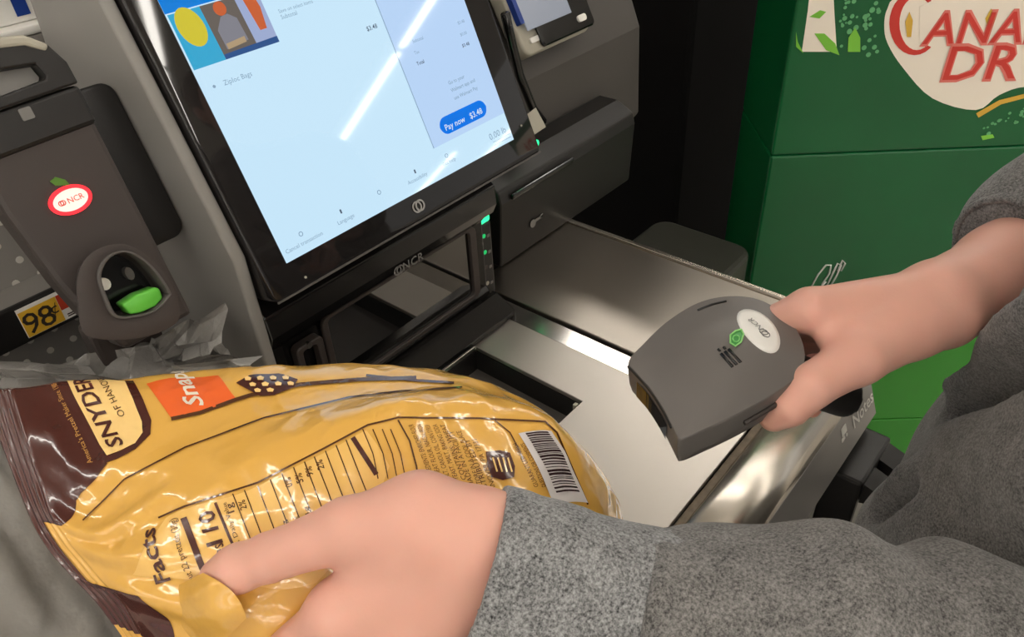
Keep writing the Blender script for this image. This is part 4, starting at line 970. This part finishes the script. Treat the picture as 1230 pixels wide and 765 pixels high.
# trunk, head and legs (out of frame) so that the figure is whole
PX, PY = .575, -.085
hd = V3(PX-.01, PY+.03, .70)
LS, RS = V3(PX-.185, PY-.10, .46), V3(PX+.185, PY-.03, .46)
LE, RE = D(1345, 835, .455), Rf[0][0]
def fbody(P):
    d = rc(P, V3(PX, PY-.03, .40), V3(PX, PY-.02, -.05), .075, .085)
    d = smin(d, rc(P, V3(PX, PY-.01, .45), hd-V3(0, .015, .04), .058, .055), .05)
    d = smin(d, ell(P, hd+V3(0, -.005, .02), np.eye(3), V3(.076, .097, .115)), .02)
    d = smin(d, ell(P, hd+V3(0, .035, -.045), np.eye(3), V3(.055, .055, .06)), .03)          # jaw
    d = smin(d, rc(P, hd+V3(0, .095, .02), hd+V3(0, .112, -.012), .009, .014), .012)          # nose
    for s in (-1, 1):
        d = smin(d, ell(P, hd+V3(.078*s, -.005, -.0), np.eye(3), V3(.012, .022, .033)), .008)  # ears
        d = smin(d, -(-ell(P, hd+V3(.03*s, .086, .022), np.eye(3), V3(.014, .010, .010))), .006)
        d = smin(d, rc(P, V3(PX+.09*s, PY, -.1), V3(PX+.10*s, PY, -.82), .075, .042), .04)
    d = smin(d, rc(P, hd+V3(-.018, .085, -.055), hd+V3(.018, .085, -.055), .008, .008), .006)  # mouth
    return d
core = sdf_mesh(fbody, (PX-.22, PY-.2, -.87), (PX+.22, PY+.2, .86), .011)
person = obj('person', join(left_arm, right_arm, core), skin, None, True)
tag(person, 'person in a grey heather sweatshirt holding a snack bag and a hand scanner', 'person')

# sweatshirt
def knit(name, lo_, hi_, sc):
    m = bpy.data.materials.new(name); m.use_nodes = True; nt = m.node_tree; b = nt.nodes['Principled BSDF']
    tc = nt.nodes.new('ShaderNodeTexCoord'); n1 = nt.nodes.new('ShaderNodeTexNoise'); n1.inputs['Scale'].default_value = sc; n1.inputs['Detail'].default_value = 3; n1.inputs['Roughness'].default_value = .75
    n2 = nt.nodes.new('ShaderNodeTexNoise'); n2.inputs['Scale'].default_value = sc*.12; n2.inputs['Detail'].default_value = 2
    ad = nt.nodes.new('ShaderNodeMath'); ad.operation = 'MULTIPLY_ADD'; ad.inputs[1].default_value = .25
    rp_ = nt.nodes.new('ShaderNodeValToRGB'); rp_.color_ramp.elements[0].position = .40; rp_.color_ramp.elements[1].position = .82
    rp_.color_ramp.elements[0].color = lo_; rp_.color_ramp.elements[1].color = hi_
    for n in (n1, n2): nt.links.new(tc.outputs['Object'], n.inputs['Vector'])
    nt.links.new(n2.outputs['Fac'], ad.inputs[0]); nt.links.new(n1.outputs['Fac'], ad.inputs[2]); nt.links.new(ad.outputs[0], rp_.inputs['Fac']); nt.links.new(rp_.outputs['Color'], b.inputs['Base Color'])
    bp = nt.nodes.new('ShaderNodeBump'); bp.inputs['Strength'].default_value = .6; bp.inputs['Distance'].default_value = .0012
    nt.links.new(n1.outputs['Fac'], bp.inputs['Height']); nt.links.new(bp.outputs['Normal'], b.inputs['Normal'])
    b.inputs['Roughness'].default_value = .95; b.inputs['Specular IOR Level'].default_value = .15; b.inputs['Sheen Weight'].default_value = .25
    return m
fleece = knit('grey_fleece', rgb(44, 43, 42), rgb(148, 145, 142), 560)
ribknit = knit('grey_rib', rgb(30, 31, 32), rgb(170, 170, 170), 520)
cuff0, cuff1 = D(576, 684, .430), D(762, 742, .436)
slv = [(D(752, 742, .436), .0535), (D(900, 778, .435), .0575), (D(1060, 784, .430), .059), (LE, .060), ((LE+LS)/2+V3(0, -.02, 0), .062), (LS, .078)]
slr = [(D(1224, 310, .588), .051), (D(1285, 268, .602), .058), ((D(1285, 268, .602)+RS)/2, .070), (RS, .085)]
folds = None; _unused = [(D(1230, 470, .60), D(1150, 500, .60), D(1105, 560, .62)), (D(1110, 575, .62), D(1075, 605, .63), D(1030, 640, .65)), (D(1230, 700, .37), D(1190, 735, .36), D(1165, 790, .36))]
def ftorso(P):
    z = P[:, 2]
    a = np.interp(z, [-.16, -.1, .0, .2, .4, .5], [.185, .20, .205, .195, .19, .15]); bf = np.interp(z, [-.16, -.1, 0, .1, .2, .4, .5], [.146, .160, .156, .138, .110, .10, .09])
    q = np.stack([(P[:, 0]-PX)/a, (P[:, 1]-PY)/bf], 1); r = np.linalg.norm(q, axis=1)
    tor = np.maximum((r-1)*np.minimum(a, bf)*.9, np.maximum(z-.53, -.17-z))
    tor = tor-.004*np.sin(P[:, 0]*38+P[:, 2]*22+np.sin(P[:, 2]*30)*1.2)-.005*(vnoise(P*14)-.5)
    return tor
def march(fn, px, py, d0=.3, d1=.9):
    ds = np.linspace(d0, d1, 900); v = fn(np.array([D(px, py, d) for d in ds])); k = np.argmax(v < 0); return D(px, py, ds[k] if v[k] < 0 else .62)
def fbase(P):
    tor = ftorso(P)
    sl = chain(P, slv[3:], .03); sr = chain(P, slr, .03)
    wv = .0045*np.sin((P@unit(slv[3][0]-slv[0][0]))*70+vnoise(P*16)*5)*(.4+vnoise(P*9+4)); sl = sl-wv*1.2-.006*(vnoise(P*22+7)-.5)
    sr = sr-.003*np.sin((P@unit(slr[1][0]-slr[0][0]))*90+vnoise(P*18)*4)
    return smin(tor, smin(sl, sr, .01), .022)
sleeve_fold = (D(1230, 700, .37), D(1190, 735, .36), D(1165, 790, .36))
def fshirt(P):
    d = fbase(P)
    front = np.clip((P[:, 1]+.06)/.03, 0, 1)
    for x0_, z0_, sl_, za, zb, am in ((.465, .268, 1.52, .12, .33, 1.), (.477, .129, 3.03, .02, .125, .6)):      # two slanting folds across the front
        s_ = (P[:, 2]-(z0_-sl_*(P[:, 0]-x0_)))/math.sqrt(1+sl_*sl_)
        m_ = front*np.clip((P[:, 2]-za)/.03, 0, 1)*np.clip((zb-P[:, 2])/.03, 0, 1)*am
        d = d+m_*(.032*np.exp(-(s_/.0075)**2)-.015*np.exp(-((s_-.019)/.013)**2))
    # open sleeve end at the right elbow
    ax_ = unit(slr[1][0]-slr[0][0]); cut = -((P-slr[0][0])@ax_)-.004
    near = np.linalg.norm(P-slr[0][0], axis=1) < .085
    d = np.where(near, np.maximum(d, cut), d)
    hood = np.abs(rc(P, V3(PX-.05, PY-.09, .53), V3(PX+.05, PY-.09, .53), .075, .075))-.012
    return smin(d, hood, .03)
shirt = relax(sdf_mesh(fshirt, (PX-.33, PY-.22, -.18), (PX+.33, PY+.26, .64), .0046), 1)
obj('sweatshirt', shirt, fleece, person, True)
# near left sleeve, finer
def ftube(J_, fn):
    pts = np.array([p for p, r in J_]); return relax(sdf_mesh(fn, pts.min(0)-.085, pts.max(0)+.085, .004), 2)
def fsl(P):
    sl = chain(P, slv[:5], .03); ax_ = unit(slv[1][0]-slv[0][0]); s = (P-slv[0][0])@ax_
    sl = np.maximum(sl, -s)
    d = sl-.0052*np.clip(s/.02, 0, 1)*np.sin(s*62+vnoise(P*15)*5.5)*(.35+vnoise(P*9+4))-.007*(vnoise(P*20+7)-.5)
    for a_, b_, c_ in (sleeve_fold,):
        g_ = np.minimum(rc(P, a_, b_, .004, .006), rc(P, b_, c_, .006, .003)); d = d+.012*np.exp(-(np.maximum(g_+.004, 0)/.009)**2)
    return d
obj('sleeve', ftube(slv[:5], fsl), fleece, person, True)
def fcuff(P):
    ax_ = unit(cuff1-cuff0); s = (P-cuff0)@ax_; L = np.linalg.norm(cuff1-cuff0)
    d = rc(P, cuff0-ax_*.03, cuff1+ax_*.02, .0475, .0505)
    ang = np.arctan2((P-cuff0)@np.cross(ax_, gN), (P-cuff0)@gN)
    d = d-.0006*np.sin(ang*64)-.002*np.sin(s*60+1.5)*np.exp(-((s-L)/.03)**2)
    inner_ = rc(P, cuff0-ax_*.06, cuff1, .0395, .042)
    d = np.maximum(d, -s); return np.maximum(d, -np.maximum(inner_, s-.03))
cp_ = np.array([cuff0, cuff1]); obj('cuff', relax(sdf_mesh(fcuff, cp_.min(0)-.08, cp_.max(0)+.08, .0028), 2), ribknit, person, True)
ax_ = unit(slr[1][0]-slr[0][0])
def frcuff(P):
    s = (P-slr[0][0])@ax_; d = rc(P, slr[0][0]-ax_*.04, slr[0][0]+ax_*.05, .0505, .057); inn = rc(P, slr[0][0]-ax_*.06, slr[0][0]+ax_*.05, .0445, .049)
    d = np.maximum(d, np.maximum(-s-.006, s-.035)); return np.maximum(d, -inn)
obj('cuff', relax(sdf_mesh(frcuff, slr[0][0]-.09, slr[0][0]+.09, .003), 2), fleece, person, True)
def ftro(P):
    d = None
    for s in (-1, 1):
        e = rc(P, V3(PX+.085*s, PY, -.12), V3(PX+.10*s, PY, -.84), .105, .075); d = e if d is None else smin(d, e, .03)
    return np.maximum(np.maximum(d, P[:, 2]+.12), -.86-P[:, 2])
obj('trousers', sdf_mesh(ftro, (PX-.22, PY-.14, -.9), (PX+.22, PY+.14, -.08), .012), mat('denim', rgb(40, 46, 62), .8, vary=(200, .3)), person, True)
for s in (-1, 1):
    c = V3(PX+.10*s, PY+.05, -.87)
    def fs(P): return np.maximum(smin(rc(P, c+V3(0, .09, .005), c-V3(0, .09, -.01), .04, .042), rc(P, c-V3(0, .06, -.02), c-V3(0, .05, -.05), .045, .048), .02), -.9-P[:, 2])
    obj('shoe', sdf_mesh(fs, c-V3(.07, .18, .05), c+V3(.07, .16, .14), .01), M['black'], person, True)
def fhair(P):
    d = ell(P, hd+V3(0, -.016, .035), np.eye(3), V3(.086, .106, .116)); face = ell(P, hd+V3(0, .075, -.03), np.eye(3), V3(.085, .07, .105))
    return np.maximum(d, -face)-.003*(vnoise(P*60)-.5)
obj('hair', sdf_mesh(fhair, hd-V3(.12, .15, .12), hd+V3(.12, .13, .18), .008), mat('hair_brown', rgb(70, 48, 34), .6, bump=(220, .8, .004)), person, True)
for s in (-1, 1):
    e_ = hd+V3(.03*s, .090, .022); obj('eye', sdf_mesh(lambda P: np.linalg.norm(P-e_, axis=1)-.011, e_-.02, e_+.02, .004), M['white'], person, True)
    e2_ = hd+V3(.03*s, .0985, .022); obj('iris', sdf_mesh(lambda P: np.linalg.norm(P-e2_, axis=1)-.0055, e2_-.01, e2_+.01, .002), M['ink'], person, True)
